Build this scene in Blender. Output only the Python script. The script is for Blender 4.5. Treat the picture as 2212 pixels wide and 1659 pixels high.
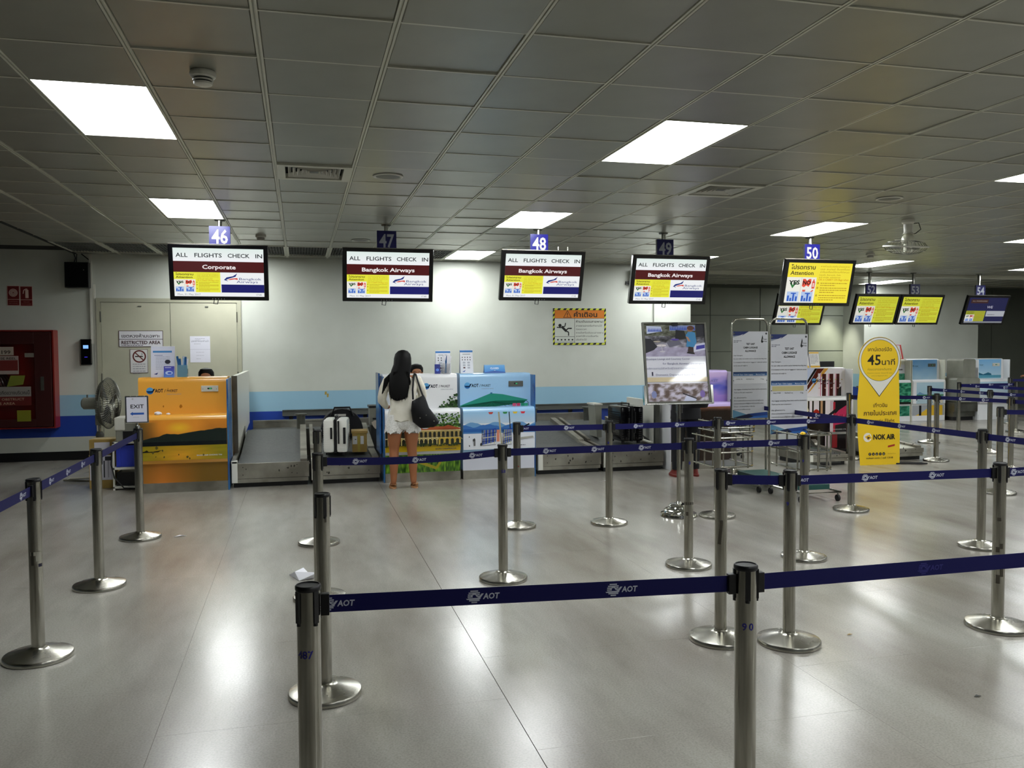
import bpy, bmesh, math, random
from mathutils import Vector, Matrix, noise
rnd = random.Random(7)
SC = bpy.context.scene
COL = SC.collection
for o in list(bpy.data.objects): bpy.data.objects.remove(o)

# ---------------------------------------------------------------- camera, world, exposure
CAMZ = 1.62
yaw, pitch, roll = 0.2456, -0.0424, -0.0058
fw = Vector((math.sin(yaw)*math.cos(pitch), math.cos(yaw)*math.cos(pitch), math.sin(pitch)))
rt = Vector((math.cos(yaw), -math.sin(yaw), 0)); up = rt.cross(fw)
r2 = rt*math.cos(roll)+up*math.sin(roll); u2 = -rt*math.sin(roll)+up*math.cos(roll)
cam = bpy.data.cameras.new('camera'); cam.sensor_width = 36; cam.lens = 1825.1/2212*36
cam.clip_start = 0.05; cam.clip_end = 100
co = bpy.data.objects.new('camera', cam); COL.objects.link(co)
co.matrix_world = Matrix(((r2.x, u2.x, -fw.x, 0), (r2.y, u2.y, -fw.y, 0), (r2.z, u2.z, -fw.z, CAMZ), (0, 0, 0, 1)))
SC.camera = co
wd = bpy.data.worlds.new('world'); SC.world = wd; wd.use_nodes = True
wd.node_tree.nodes['Background'].inputs[0].default_value = (0.5, 0.55, 0.5, 1)
wd.node_tree.nodes['Background'].inputs[1].default_value = 0.01
vs = SC.view_settings; SC.display_settings.display_device = 'sRGB'
vs.view_transform = 'Standard'; vs.look = 'None'; vs.gamma = 1; vs.use_curve_mapping = False
vs.exposure = 0.0
LAMP = 25.0          # radiance of the ceiling light diffusers
SCREEN = 0.95        # radiance of the monitor screens
CH = 3.046           # ceiling height
GX, GY, GS = -0.7664, 3.758, 0.6011   # ceiling grid origin and pitch

# ---------------------------------------------------------------- helpers
def s2l(c):
    c /= 255.0
    return c/12.92 if c <= 0.04045 else ((c+0.055)/1.055)**2.4
def hexc(h):
    if isinstance(h, (tuple, list)): return (s2l(h[0]), s2l(h[1]), s2l(h[2]), 1)
    return (s2l(h >> 16 & 255), s2l(h >> 8 & 255), s2l(h & 255), 1)
def base_mat(name, col, rough=0.5, metal=0.0, spec=0.5):
    m = bpy.data.materials.new(name); m.use_nodes = True
    b = m.node_tree.nodes['Principled BSDF']
    b.inputs['Base Color'].default_value = hexc(col); b.inputs['Roughness'].default_value = rough
    b.inputs['Metallic'].default_value = metal; b.inputs['Specular IOR Level'].default_value = spec
    return m
def nd(m, t, **kw):
    n = m.node_tree.nodes.new(t)
    for k, v in kw.items(): setattr(n, k, v)
    return n
def lk(m, a, b): m.node_tree.links.new(a, b)
def var_mat(name, c1, c2, scale=4.0, rough=0.5, metal=0.0, bump=0.0, r2_=None, detail=4, stretch=(1, 1, 1), lo=.35, hi=.65, spec=.5):
    """two-colour noise material in object space"""
    m = base_mat(name, c1, rough, metal, spec); b = m.node_tree.nodes['Principled BSDF']
    tc = nd(m, 'ShaderNodeTexCoord'); mp = nd(m, 'ShaderNodeMapping'); mp.inputs['Scale'].default_value = stretch
    ns = nd(m, 'ShaderNodeTexNoise'); ns.inputs['Scale'].default_value = scale; ns.inputs['Detail'].default_value = detail
    rp = nd(m, 'ShaderNodeValToRGB'); rp.color_ramp.elements[0].position = lo; rp.color_ramp.elements[1].position = hi
    rp.color_ramp.elements[0].color = hexc(c1); rp.color_ramp.elements[1].color = hexc(c2)
    lk(m, tc.outputs['Object'], mp.inputs['Vector']); lk(m, mp.outputs[0], ns.inputs['Vector'])
    lk(m, ns.outputs['Fac'], rp.inputs[0]); lk(m, rp.outputs[0], b.inputs['Base Color'])
    if r2_ is not None:
        mr = nd(m, 'ShaderNodeMapRange'); mr.inputs['To Min'].default_value = rough; mr.inputs['To Max'].default_value = r2_
        lk(m, ns.outputs['Fac'], mr.inputs['Value']); lk(m, mr.outputs[0], b.inputs['Roughness'])
    if bump:
        bp = nd(m, 'ShaderNodeBump'); bp.inputs['Strength'].default_value = bump
        lk(m, ns.outputs['Fac'], bp.inputs['Height']); lk(m, bp.outputs[0], b.inputs['Normal'])
    return m
def emit_mat(name, col, strength):
    m = base_mat(name, col, .4); b = m.node_tree.nodes['Principled BSDF']
    b.inputs['Emission Color'].default_value = hexc(col); b.inputs['Emission Strength'].default_value = strength
    return m
def attr_mat(name, emis=0, rough=.45, spec=.4):
    m = base_mat(name, 0x101010, rough, 0, spec); b = m.node_tree.nodes['Principled BSDF']
    a = nd(m, 'ShaderNodeAttribute', attribute_name='Col')
    if emis:
        lk(m, a.outputs['Color'], b.inputs['Emission Color']); b.inputs['Emission Strength'].default_value = emis
    else: lk(m, a.outputs['Color'], b.inputs['Base Color'])
    return m
M = {}
M['steel'] = var_mat('brushed_steel', 0xb4b2a8, 0x96948a, 3, .14, 1.0, 0, .24, 6, (14, 14, 1.2))
M['steel_base'] = var_mat('polished_steel', 0xc2c0b6, 0xa8a59a, 6, .2, 1.0, 0, .32, 4)
M['steel_flat'] = var_mat('worn_steel_sheet', 0xb5b2a6, 0x7f7b70, 2.2, .34, .9, 0, .5, 6)
M['steel_dark'] = var_mat('dull_steel', 0x75756d, 0x585850, 3, .4, .85)
M['chrome'] = base_mat('chrome', 0xd8d8d2, .12, 1)
M['black'] = base_mat('black_plastic', 0x0b0b0d, .38)
M['gloss_black'] = base_mat('glossy_black_plastic', 0x060608, .15)
M['rubber'] = base_mat('black_rubber', 0x101010, .7)
M['belt'] = base_mat('navy_webbing', 0x0c0c4c, .62, 0, .25)
M['beltdark'] = var_mat('grey_rubber_belt', 0x3c3e3d, 0x4a4c49, 30, .55)
M['white'] = base_mat('white_laminate', 0xdedfe0, .3)
M['cream'] = var_mat('cream_laminate', 0xd9d8c6, 0xc8c7b4, 3, .35)
M['offwhite'] = base_mat('off_white_plastic', 0xc9c8bd, .4)
M['paper'] = base_mat('paper', 0xe4e4ea, .7)
M['grey'] = var_mat('grey_laminate', 0x85857a, 0x76766b, 4, .45)
M['midgrey'] = base_mat('grey_plastic', 0x595b56, .45)
M['darkgrey'] = base_mat('dark_grey_plastic', 0x2a2c2b, .45)
M['clear'] = base_mat('clear_acrylic', 0xffffff, .05); M['clear'].node_tree.nodes['Principled BSDF'].inputs['Transmission Weight'].default_value = .9
M['clearblue'] = base_mat('clear_blue_plastic', 0x9fd2e8, .12); M['clearblue'].node_tree.nodes['Principled BSDF'].inputs['Transmission Weight'].default_value = .6
M['printglass'] = attr_mat('poster_under_glass'); _b = M['printglass'].node_tree.nodes['Principled BSDF']; _b.inputs['Coat Weight'].default_value = 1; _b.inputs['Coat Roughness'].default_value = .05
M['print'] = attr_mat('printed_sheet'); M['printgloss'] = attr_mat('glossy_laminate_print', 0, .2, .5)
M['screen'] = attr_mat('lit_screen', SCREEN, .25)
M['screen_dim'] = attr_mat('dim_screen', SCREEN*.8, .25)
M['lamp'] = emit_mat('light_diffuser', 0xfafeff, LAMP)
M['ceil'] = var_mat('painted_metal_ceiling', 0x919184, 0x828276, 1.1, .3, .35, 0, .4, 5, spec=.6)
M['rail'] = base_mat('ceiling_rail_paint', 0xc6c6b6, .4)
M['ceildark'] = base_mat('dark_ceiling_void', 0x161613, .8)
M['door'] = var_mat('beige_door_paint', 0xb9b8a2, 0xb0af9a, 2, .45)
M['doorframe'] = base_mat('door_frame_paint', 0xa9a893, .45)
M['red'] = base_mat('red_enamel', 0x7c1a12, .35); M['darkred'] = base_mat('dark_red_enamel', 0x360a08, .4)
M['orange'] = base_mat('orange_laminate', 0xeaa842, .22)
M['skyblue'] = base_mat('sky_blue_laminate', 0x9cc4e6, .22)
M['lilac'] = base_mat('lilac_laminate', 0xb9a6d4, .22)
M['bluepanel'] = var_mat('blue_laminate', 0x3c78b0, 0x1c3f7c, 2.5, .25)
M['card'] = var_mat('brown_cardboard', 0xa08446, 0x8c7238, 5, .8)
M['yellow'] = base_mat('yellow_board', 0xf0c81c, .4)
M['skin'] = base_mat('skin', 0xa9714c, .5); M['skin2'] = base_mat('tanned_skin', 0xa0653f, .5)
M['hair'] = base_mat('black_hair', 0x050404, .6, 0, .2)
M['whitecloth'] = var_mat('white_cotton', 0xe6e2d4, 0xd8d3c2, 9, .85, 0, .15)
M['lace'] = var_mat('white_lace_cotton', 0xefeeea, 0xd4d2cc, 60, .9, 0, .5)
M['blackcloth'] = base_mat('black_cloth', 0x0b0b10, .85); M['blackleather'] = base_mat('black_leather', 0x07070c, .5, 0, .3)
M['redshoe'] = base_mat('red_shoe', 0x6e1f16, .5); M['tan'] = base_mat('tan_leather', 0xa87a50, .5)
M['bluecrate'] = base_mat('blue_plastic', 0x2a3cb0, .4)
M['suit'] = base_mat('white_suitcase_shell', 0xe9e8df, .28)
M['green'] = base_mat('dark_green_panel', 0x1f4d48, .4)
M['whitemetal'] = base_mat('white_painted_metal', 0xd8d7cc, .35)
M['glassdark'] = base_mat('cabinet_glass', 0xffffff, .04)
_g = M['glassdark'].node_tree.nodes['Principled BSDF']; _g.inputs['Transmission Weight'].default_value = 1; _g.inputs['IOR'].default_value = 1.05

def tag(o, label, cat, group=None, kind=None):
    if label: o['label'] = label
    if cat: o['category'] = cat
    if group: o['group'] = group
    if kind: o['kind'] = kind
    return o
def thing(name, label, cat, loc=(0, 0, 0), rz=0, group=None):
    o = bpy.data.objects.new(name, None); COL.objects.link(o); o.location = loc; o.rotation_euler = (0, 0, rz)
    o.empty_display_size = .1
    return tag(o, label, cat, group)
def mkobj(name, me, parent=None):
    o = bpy.data.objects.new(name, me); COL.objects.link(o)
    if parent is not None: o.parent = parent
    return o
def dup(root):
    r = root.copy(); COL.objects.link(r)
    for ch in list(root.children):
        c = dup(ch); c.parent = r
    return r
class MB:
    """mesh collector"""
    def __init__(s): s.v = []; s.f = []
    def add(s, vs_, fs):
        n = len(s.v); s.v += [tuple(v) for v in vs_]; s.f += [[i+n for i in f] for f in fs]; return s
    def box(s, x0, x1, y0, y1, z0, z1):
        return s.add([(x0, y0, z0), (x1, y0, z0), (x1, y1, z0), (x0, y1, z0), (x0, y0, z1), (x1, y0, z1), (x1, y1, z1), (x0, y1, z1)],
                     [(0, 3, 2, 1), (4, 5, 6, 7), (0, 1, 5, 4), (1, 2, 6, 5), (2, 3, 7, 6), (3, 0, 4, 7)])
    def obox(s, c, ax, ay, az, hx, hy, hz):
        c = Vector(c); ax, ay, az = (Vector(a).normalized() for a in (ax, ay, az)); P = []
        for dz in (-hz, hz):
            for dx, dy in ((-hx, -hy), (hx, -hy), (hx, hy), (-hx, hy)): P.append(c+ax*dx+ay*dy+az*dz)
        return s.add(P, [(0, 3, 2, 1), (4, 5, 6, 7), (0, 1, 5, 4), (1, 2, 6, 5), (2, 3, 7, 6), (3, 0, 4, 7)])
    def tube(s, pts, r, n=10, cap=True):
        pts = [Vector(p) for p in pts]; rs = r if isinstance(r, (list, tuple)) else [r]*len(pts)
        V = []; F = []; prev = None
        for i, p in enumerate(pts):
            a = pts[max(i-1, 0)]; b = pts[min(i+1, len(pts)-1)]; t = (b-a).normalized()
            if prev is None: side = t.cross(Vector((0, 0, 1)) if abs(t.z) < .9 else Vector((1, 0, 0))).normalized()
            else: side = (prev-t*prev.dot(t)).normalized()
            prev = side; w = t.cross(side)
            for k in range(n):
                an = 2*math.pi*k/n; V.append(p+(side*math.cos(an)+w*math.sin(an))*rs[i])
        for i in range(len(pts)-1):
            for k in range(n):
                k2 = (k+1) % n; F.append((i*n+k, (i+1)*n+k, (i+1)*n+k2, i*n+k2))
        if cap:
            F.append(tuple(range(n))); F.append(tuple(reversed(range((len(pts)-1)*n, len(pts)*n))))
        return s.add(V, F)
    def lathe(s, prof, cx=0, cy=0, n=32):
        V = []; F = []
        for (r, z) in prof:
            for k in range(n):
                a = 2*math.pi*k/n; V.append((cx+r*math.cos(a), cy+r*math.sin(a), z))
        for i in range(len(prof)-1):
            for k in range(n):
                k2 = (k+1) % n; F.append((i*n+k, i*n+k2, (i+1)*n+k2, (i+1)*n+k))
        F.append(tuple(reversed(range(n)))); F.append(tuple(range((len(prof)-1)*n, len(prof)*n)))
        return s.add(V, F)
    def loft(s, rings, n=20, jit=None):
        V = []; F = []
        for i, (cx, cy, cz, rx, ry) in enumerate(rings):
            for k in range(n):
                a = 2*math.pi*k/n; d = jit(i, k) if jit else 0
                V.append((cx+rx*math.cos(a), cy+ry*math.sin(a), cz+d))
        for i in range(len(rings)-1):
            for k in range(n):
                k2 = (k+1) % n; F.append((i*n+k, i*n+k2, (i+1)*n+k2, (i+1)*n+k))
        F.append(tuple(reversed(range(n)))); F.append(tuple(range((len(rings)-1)*n, len(rings)*n)))
        return s.add(V, F)
    def prism(s, poly, x0, x1, axis='x'):
        """poly of 2-D points extruded: axis x -> (y,z); y -> (x,z); z -> (x,y)"""
        f = {'x': lambda t, p: (t, p[0], p[1]), 'y': lambda t, p: (p[0], t, p[1]), 'z': lambda t, p: (p[0], p[1], t)}[axis]
        n = len(poly); V = [f(x0, p) for p in poly]+[f(x1, p) for p in poly]
        F = [tuple(range(n)), tuple(reversed(range(n, 2*n)))]+[(i, i+n, (i+1) % n+n, (i+1) % n) for i in range(n)]
        return s.add(V, F)
    def build(s, name, mat, parent=None, smooth=False, bevel=0, kind=None):
        me = bpy.data.meshes.new(name); me.from_pydata(s.v, [], s.f); me.update()
        bm = bmesh.new(); bm.from_mesh(me); bmesh.ops.recalc_face_normals(bm, faces=bm.faces)
        if bevel: bmesh.ops.bevel(bm, geom=list(bm.edges), offset=bevel, segments=2, affect='EDGES', profile=.6, clamp_overlap=True)
        if smooth:
            for f in bm.faces: f.smooth = True
            for e in bm.edges:
                if len(e.link_faces) == 2 and e.calc_face_angle(0) > math.radians(38): e.smooth = False
        bm.to_mesh(me); bm.free(); me.materials.append(mat)
        o = mkobj(name, me, parent)
        if kind: o['kind'] = kind
        return o
_tc = {}
def text_mesh(s, bold=0, sl=0):
    k = (s, bold, sl)
    if k not in _tc:
        c = bpy.data.curves.new('t', 'FONT'); c.body = s; c.resolution_u = 2; c.offset = bold; c.shear = sl
        o = bpy.data.objects.new('t', c); COL.objects.link(o)
        dg = bpy.context.evaluated_depsgraph_get(); me = bpy.data.meshes.new_from_object(o.evaluated_get(dg))
        V = [(v.co.x, v.co.y) for v in me.vertices]; F = [tuple(p.vertices) for p in me.polygons]
        bpy.data.objects.remove(o); bpy.data.curves.remove(c); bpy.data.meshes.remove(me)
        x0 = min((v[0] for v in V), default=0); x1 = max((v[0] for v in V), default=1)
        _tc[k] = ([(x-x0, y) for x, y in V], F, x1-x0)
    return _tc[k]
class Art:
    """flat print: coloured polygons stacked in hair-thin layers on a plane (or wrapped on a pole)"""
    def __init__(s, o, u, v, gap=.0006, step=.00012, wrap=None):
        s.o = Vector(o); s.u = Vector(u).normalized(); s.v = Vector(v).normalized(); s.n = s.u.cross(s.v)
        s.V = []; s.F = []; s.C = []; s.l = gap; s.step = step; s.wrap = wrap; s.clip = None
    def pt(s, x, y):
        if s.wrap:
            r = s.wrap+s.l; a = x/s.wrap
            return s.o+s.u*(math.sin(a)*r)+s.n*(math.cos(a)*r)+s.v*y
        return s.o+s.u*x+s.v*y+s.n*s.l
    def put(s, P, F, cols):
        n = len(s.V)
        if s.clip:
            a, b, c, d = s.clip; P = [(min(max(x, a), c), min(max(y, b), d)) for x, y in P]
        s.V += [tuple(s.pt(*p)) for p in P]; s.F += [[i+n for i in f] for f in F]; s.C += cols
    def poly(s, P, col):
        c = hexc(col); s.put(P, [tuple(range(len(P)))], [c]*len(P)); s.l += s.step
    def rect(s, x, y, w, h, col):
        s.poly([(x, y), (x+w, y), (x+w, y+h), (x, y+h)], col)
    def vgrad(s, x, y, w, h, cb, ct):
        s.put([(x, y), (x+w, y), (x+w, y+h), (x, y+h)], [(0, 1, 2, 3)], [hexc(cb), hexc(cb), hexc(ct), hexc(ct)]); s.l += s.step
    def ell(s, cx, cy, rx, ry, col, n=24, a0=0, a1=360):
        P = [(cx+rx*math.cos(math.radians(a0+(a1-a0)*i/n)), cy+ry*math.sin(math.radians(a0+(a1-a0)*i/n))) for i in range(n+(a1-a0 != 360))]
        s.poly(P, col)
    def ring(s, cx, cy, r0, r1, col, n=28, ky=1, a0=0, a1=360):
        P = []; F = []
        for i in range(n+1):
            a = math.radians(a0+(a1-a0)*i/n)
            P += [(cx+r0*math.cos(a), cy+r0*ky*math.sin(a)), (cx+r1*math.cos(a), cy+r1*ky*math.sin(a))]
        for i in range(n): F.append((2*i, 2*i+1, 2*i+3, 2*i+2))
        s.put(P, F, [hexc(col)]*len(P)); s.l += s.step
    def line(s, x0, y0, x1, y1, w, col):
        dx, dy = x1-x0, y1-y0; L = math.hypot(dx, dy) or 1; nx, ny = -dy/L*w/2, dx/L*w/2
        s.poly([(x0+nx, y0+ny), (x1+nx, y1+ny), (x1-nx, y1-ny), (x0-nx, y0-ny)], col)
    def path(s, P, w, col):
        for a, b in zip(P, P[1:]): s.line(*a, *b, w, col)
    def text(s, t, x, y, h, col, w=None, al='l', bold=0, sl=0):
        V, F, tw = text_mesh(t, bold, sl); k = h/.72; kx = w/tw if w else k
        W = tw*kx; x -= {'l': 0, 'c': W/2, 'r': W}[al]
        s.put([(x+a*kx, y+b*k) for a, b in V], F, [hexc(col)]*len(V)); s.l += s.step
    def paint(s, x, y, w, h, nx, ny, fn):
        P = []; F = []; C = []
        for j in range(ny+1):
            for i in range(nx+1):
                P.append((x+w*i/nx, y+h*j/ny)); C.append(hexc(tuple(max(0, min(255, q)) for q in fn(i/nx, j/ny))))
        for j in range(ny):
            for i in range(nx):
                a = j*(nx+1)+i; F.append((a, a+1, a+nx+2, a+nx+1))
        s.put(P, F, C); s.l += s.step
    def lines(s, x, y, w, n, dy, h, col, seed=1):
        """rows of words too small to read"""
        r = random.Random(seed)
        for j in range(n):
            xx = x; end = x+w*(1 if j < n-1 else .55)
            while xx < end:
                L = h*r.uniform(1.2, 5); L = min(L, end-xx); s.rect(xx, y-j*dy, L, h, col); s.l -= s.step; xx += L+h*.7
        s.l += s.step
    def build(s, name, parent=None, mat='print', label=None):
        me = bpy.data.meshes.new(name); me.from_pydata(s.V, [], s.F); me.update()
        ca = me.color_attributes.new('Col', 'FLOAT_COLOR', 'POINT')
        ca.data.foreach_set('color', [q for c in s.C for q in c])
        me.materials.append(M[mat] if isinstance(mat, str) else mat)
        o = mkobj(name, me, parent)
        if label: o['label'] = label
        return o
FX, FZ = (1, 0, 0), (0, 0, 1)     # prints facing -Y
def nz(x, y, z=0): return noise.noise(Vector((x, y, z)))
def mix(a, b, t): t = max(0, min(1, t)); return tuple(a[i]*(1-t)+b[i]*t for i in range(3))

# ================================================================= SETTING
# floor slabs (part objects near, joined beyond)
def floor_mat():
    m = var_mat('terrazzo_floor', 0xaaa8a0, 0x9b9890, .7, .2, 0, 0, None, 3, lo=.25, hi=.75)
    b = m.node_tree.nodes['Principled BSDF']; rp = b.inputs['Base Color'].links[0].from_node
    g = nd(m, 'ShaderNodeNewGeometry')
    for nn in m.node_tree.nodes:
        if nn.type == 'MAPPING': lk(m, g.outputs['Position'], nn.inputs['Vector'])
    n2 = nd(m, 'ShaderNodeTexNoise'); n2.inputs['Scale'].default_value = 110; n2.inputs['Detail'].default_value = 3
    lk(m, g.outputs['Position'], n2.inputs['Vector'])
    r2b = nd(m, 'ShaderNodeValToRGB'); r2b.color_ramp.elements[0].position = .3; r2b.color_ramp.elements[1].position = .6
    r2b.color_ramp.elements[0].color = (.66, .65, .62, 1); r2b.color_ramp.elements[1].color = (1, 1, 1, 1)
    lk(m, n2.outputs['Fac'], r2b.inputs[0])
    # scuffed traffic lanes and dull patches
    n3 = nd(m, 'ShaderNodeTexNoise'); n3.inputs['Scale'].default_value = .9; n3.inputs['Detail'].default_value = 5; n3.inputs['Roughness'].default_value = .5
    mp = nd(m, 'ShaderNodeMapping'); mp.inputs['Scale'].default_value = (1.6, .5, 1); mp.inputs['Rotation'].default_value = (0, 0, .2)
    lk(m, g.outputs['Position'], mp.inputs['Vector']); lk(m, mp.outputs[0], n3.inputs['Vector'])
    r3 = nd(m, 'ShaderNodeValToRGB'); r3.color_ramp.elements[0].position = .3; r3.color_ramp.elements[1].position = .62
    r3.color_ramp.elements[0].color = (.44, .385, .33, 1); r3.color_ramp.elements[1].color = (1, 1, 1, 1)
    lk(m, n3.outputs['Fac'], r3.inputs[0])
    m1 = nd(m, 'ShaderNodeMixRGB', blend_type='MULTIPLY'); m1.inputs[0].default_value = .6
    m2 = nd(m, 'ShaderNodeMixRGB', blend_type='MULTIPLY'); m2.inputs[0].default_value = .75
    lk(m, rp.outputs[0], m1.inputs[1]); lk(m, r2b.outputs[0], m1.inputs[2])
    lk(m, m1.outputs[0], m2.inputs[1]); lk(m, r3.outputs[0], m2.inputs[2])
    # wheel and shoe tracks running towards the counters
    n4 = nd(m, 'ShaderNodeTexNoise'); n4.inputs['Scale'].default_value = 1.0; n4.inputs['Detail'].default_value = 6; n4.inputs['Roughness'].default_value = .6
    mp4 = nd(m, 'ShaderNodeMapping'); mp4.inputs['Scale'].default_value = (2.4, .6, 1); mp4.inputs['Rotation'].default_value = (0, 0, -.35)
    lk(m, g.outputs['Position'], mp4.inputs['Vector']); lk(m, mp4.outputs[0], n4.inputs['Vector'])
    r4 = nd(m, 'ShaderNodeValToRGB'); r4.color_ramp.elements[0].position = .28; r4.color_ramp.elements[1].position = .52
    r4.color_ramp.elements[0].color = (.45, .42, .4, 1); r4.color_ramp.elements[1].color = (1, 1, 1, 1)
    lk(m, n4.outputs['Fac'], r4.inputs[0])
    m4 = nd(m, 'ShaderNodeMixRGB', blend_type='MULTIPLY'); m4.inputs[0].default_value = .4
    lk(m, m2.outputs[0], m4.inputs[1]); lk(m, r4.outputs[0], m4.inputs[2]); lk(m, m4.outputs[0], b.inputs['Base Color'])
    mr = nd(m, 'ShaderNodeMapRange'); mr.inputs['From Min'].default_value = .3; mr.inputs['From Max'].default_value = .7
    mr.inputs['To Min'].default_value = .255; mr.inputs['To Max'].default_value = .18
    lk(m, n3.outputs['Fac'], mr.inputs['Value']); lk(m, mr.outputs[0], b.inputs['Roughness'])
    return m
M['floor'] = floor_mat()
M['joint'] = base_mat('floor_joint', 0x6a695f, .6)
fl = MB().box(-9.2, 23, -8.2, 21, -.12, -.006).build('floor', M['joint']); fl['kind'] = 'structure'
def slab_mesh(w, d, t, bev, name, mat):
    mb = MB(); b = bev
    mb.add([(0, 0, -t), (w, 0, -t), (w, d, -t), (0, d, -t), (0, 0, -b), (w, 0, -b), (w, d, -b), (0, d, -b), (b, b, 0), (w-b, b, 0), (w-b, d-b, 0), (b, d-b, 0)],
           [(0, 3, 2, 1), (0, 1, 5, 4), (1, 2, 6, 5), (2, 3, 7, 6), (3, 0, 4, 7), (4, 5, 9, 8), (5, 6, 10, 9), (6, 7, 11, 10), (7, 4, 8, 11), (8, 9, 10, 11)])
    me = bpy.data.meshes.new(name); me.from_pydata(mb.v, [], mb.f); me.update(); me.materials.append(mat); return me, mb
TW, TD = 1.515, 1.05
fme, fmb = slab_mesh(TW-.0009, TD-.0009, .006, .0003, 'floor_slab', M['floor'])
spots = []
for i in range(-7, 15):
    x = .9+i*TW+(.0022 if i >= 0 else 0)
    for j in range(-12, 18):
        y = 3.22+j*TD+(.52 if i % 2 else 0)
        spots.append((x, y))
vis = [(x, y) for x, y in spots if y > 1 and -.55*y-1.6 < x < 1.05*y+.6 and y < 16.5]
vis.sort(key=lambda p: math.hypot(*p)); vis = set(vis[:290])
rest = MB()
for x, y in spots:
    if (x, y) in vis:
        o = mkobj('floor_slab', fme, fl); o.location = (x, y, 0)
    else: rest.add([(a+x, b+y, c) for a, b, c in fmb.v], fmb.f)
rest.build('floor_slab', M['floor'], fl, kind='stuff')

# walls with painted stripes
def stripe_mat(name, base1, base2, hi=1.0):
    m = var_mat(name, base1, base2, 1.4, .5, 0, 0, None, 6); b = m.node_tree.nodes['Principled BSDF']
    src = b.inputs['Base Color'].links[0].from_socket
    g = nd(m, 'ShaderNodeNewGeometry'); sp = nd(m, 'ShaderNodeSeparateXYZ'); lk(m, g.outputs['Position'], sp.inputs[0])
    def band(z0, z1, col, prev):
        a = nd(m, 'ShaderNodeMath', operation='GREATER_THAN'); a.inputs[1].default_value = z0; lk(m, sp.outputs['Z'], a.inputs[0])
        c = nd(m, 'ShaderNodeMath', operation='LESS_THAN'); c.inputs[1].default_value = z1; lk(m, sp.outputs['Z'], c.inputs[0])
        d = nd(m, 'ShaderNodeMath', operation='MULTIPLY'); lk(m, a.outputs[0], d.inputs[0]); lk(m, c.outputs[0], d.inputs[1])
        x = nd(m, 'ShaderNodeMixRGB'); lk(m, d.outputs[0], x.inputs[0]); lk(m, prev, x.inputs[1]); x.inputs[2].default_value = hexc(col); return x.outputs[0]
    s = band(.655, .965*hi, 0x93bbd0, src); s = band(.345, .655, 0x143c9c, s)
    lk(m, s, b.inputs['Base Color']); return m
M['wall'] = stripe_mat('striped_wall_paint', 0xc9ccc2, 0xbfc2b7)
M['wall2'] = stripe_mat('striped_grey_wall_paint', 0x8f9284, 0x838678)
M['wallgrey'] = var_mat('grey_wall_panel', 0x5d6055, 0x54574d, 1, .5)
WY = 13.7
def struct(o): o['kind'] = 'structure'; return o
struct(MB().box(-9.2, 6.64, WY, WY+.2, 0, 3.2).build('wall_back', M['wall']))
struct(MB().box(6.44, 6.64, WY+.2, 18, 0, 3.2).build('wall_return', M['wall2']))
struct(MB().box(6.44, 23, 18, 18.2, 0, 3.2).build('wall_far', M['wallgrey']))
struct(MB().box(-9.4, -9.2, -8.2, WY+.2, 0, 3.2).build('wall_left', M['wall2']))
struct(MB().box(23, 23.2, -8.2, 18.2, 0, 3.2).build('wall_right', M['wall2']))
struct(MB().box(-9.4, 23.2, -8.4, -8.2, 0, 3.2).build('wall_front', M['wall2']))
struct(MB().box(5.97, 6.66, WY-.05, WY+.02, 0, 2.44).build('trim_1', M['wall'], bevel=.004))
struct(MB().box(12.81, 16.0, 17.2, 18, 0, 3.06).build('wall_column', M['wall']))
# shallow wall panels on the far wall
fw_ = MB()
for k in range(5):
    for z0, z1 in ((.05, 1.5), (1.52, 2.35), (2.37, 3.0)):
        fw_.box(6.7+k*1.29, 6.7+k*1.29+1.27, 17.985, 18.01, z0, z1)
struct(fw_.build('trim_2', var_mat('panel_green_grey', 0x8b8f80, 0x7d8173, 1, .4)))
fw2 = MB()
for k in range(4): fw2.box(17.15+k*1.3, 17.15+k*1.3+1.28, 17.985, 18.01, .05, 3.0)
struct(fw2.build('trim_3', M['wallgrey']))
for x0, x1 in ((-9.2, -2.98), (-.86, 5.96)):
    struct(MB().box(x0, x1, WY-.012, WY+.01, 0, .13).build('baseboard_back', M['black']))

# ceiling: soffit slab with grid tiles hung beneath
cl = MB().box(-9.4, 23.2, -8.4, 18.2, CH+.05, CH+.2).build('ceiling', M['ceildark']); cl['kind'] = 'structure'
tme, tmb = slab_mesh(GS-.006, GS-.03, .02, .006, 'ceiling_tile', M['ceil'])
# mirrored: tile faces down; x is the cross direction
def tile_v(flip=True): return [(a, b, -c) for a, b, c in tmb.v]
me = bpy.data.meshes.new('ceiling_tile'); me.from_pydata([(b, a, -c) for a, b, c in tmb.v], [], tmb.f); me.update(); me.materials.append(M['ceil'])
tmd = me; tv = [(b, a, -c) for a, b, c in tmb.v]
lights_ij = [(i, j) for i in (-1, 5, 11, 17, 23, 29) for j in (-10, -4, 2, 8, 14) if not (i == -1 and j < 0)]
skip = set()
for i, j in lights_ij: skip |= {(i, j), (i, j+1)}
vents_ij = [(1, 5), (7, 5)]
for v in vents_ij: skip.add(v)
skip |= {(22, 20), (22, 21)}
strip_cols = [c for c in range(-4, 5)]
for c in strip_cols: skip |= {(c, 14), (c, 15)}
NJ = 17
tiles = [(i, j) for i in range(-4, 38) for j in range(-19, NJ)]+[(i, j) for i in range(13, 38) for j in range(NJ, 23)]
tiles = [t for t in tiles if t not in skip]
def tpos(i, j): return (GX+i*GS, GY+j*GS)
def tvis(i, j):
    x, y = tpos(i, j); return y > 2.6 and -.42*y-1.5 < x < 1.02*y
tv_s = sorted([t for t in tiles if tvis(*t)], key=lambda t: math.hypot(*tpos(*t)))[:295]
near = set(tv_s); rest = MB(); R = random.Random(3)
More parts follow.
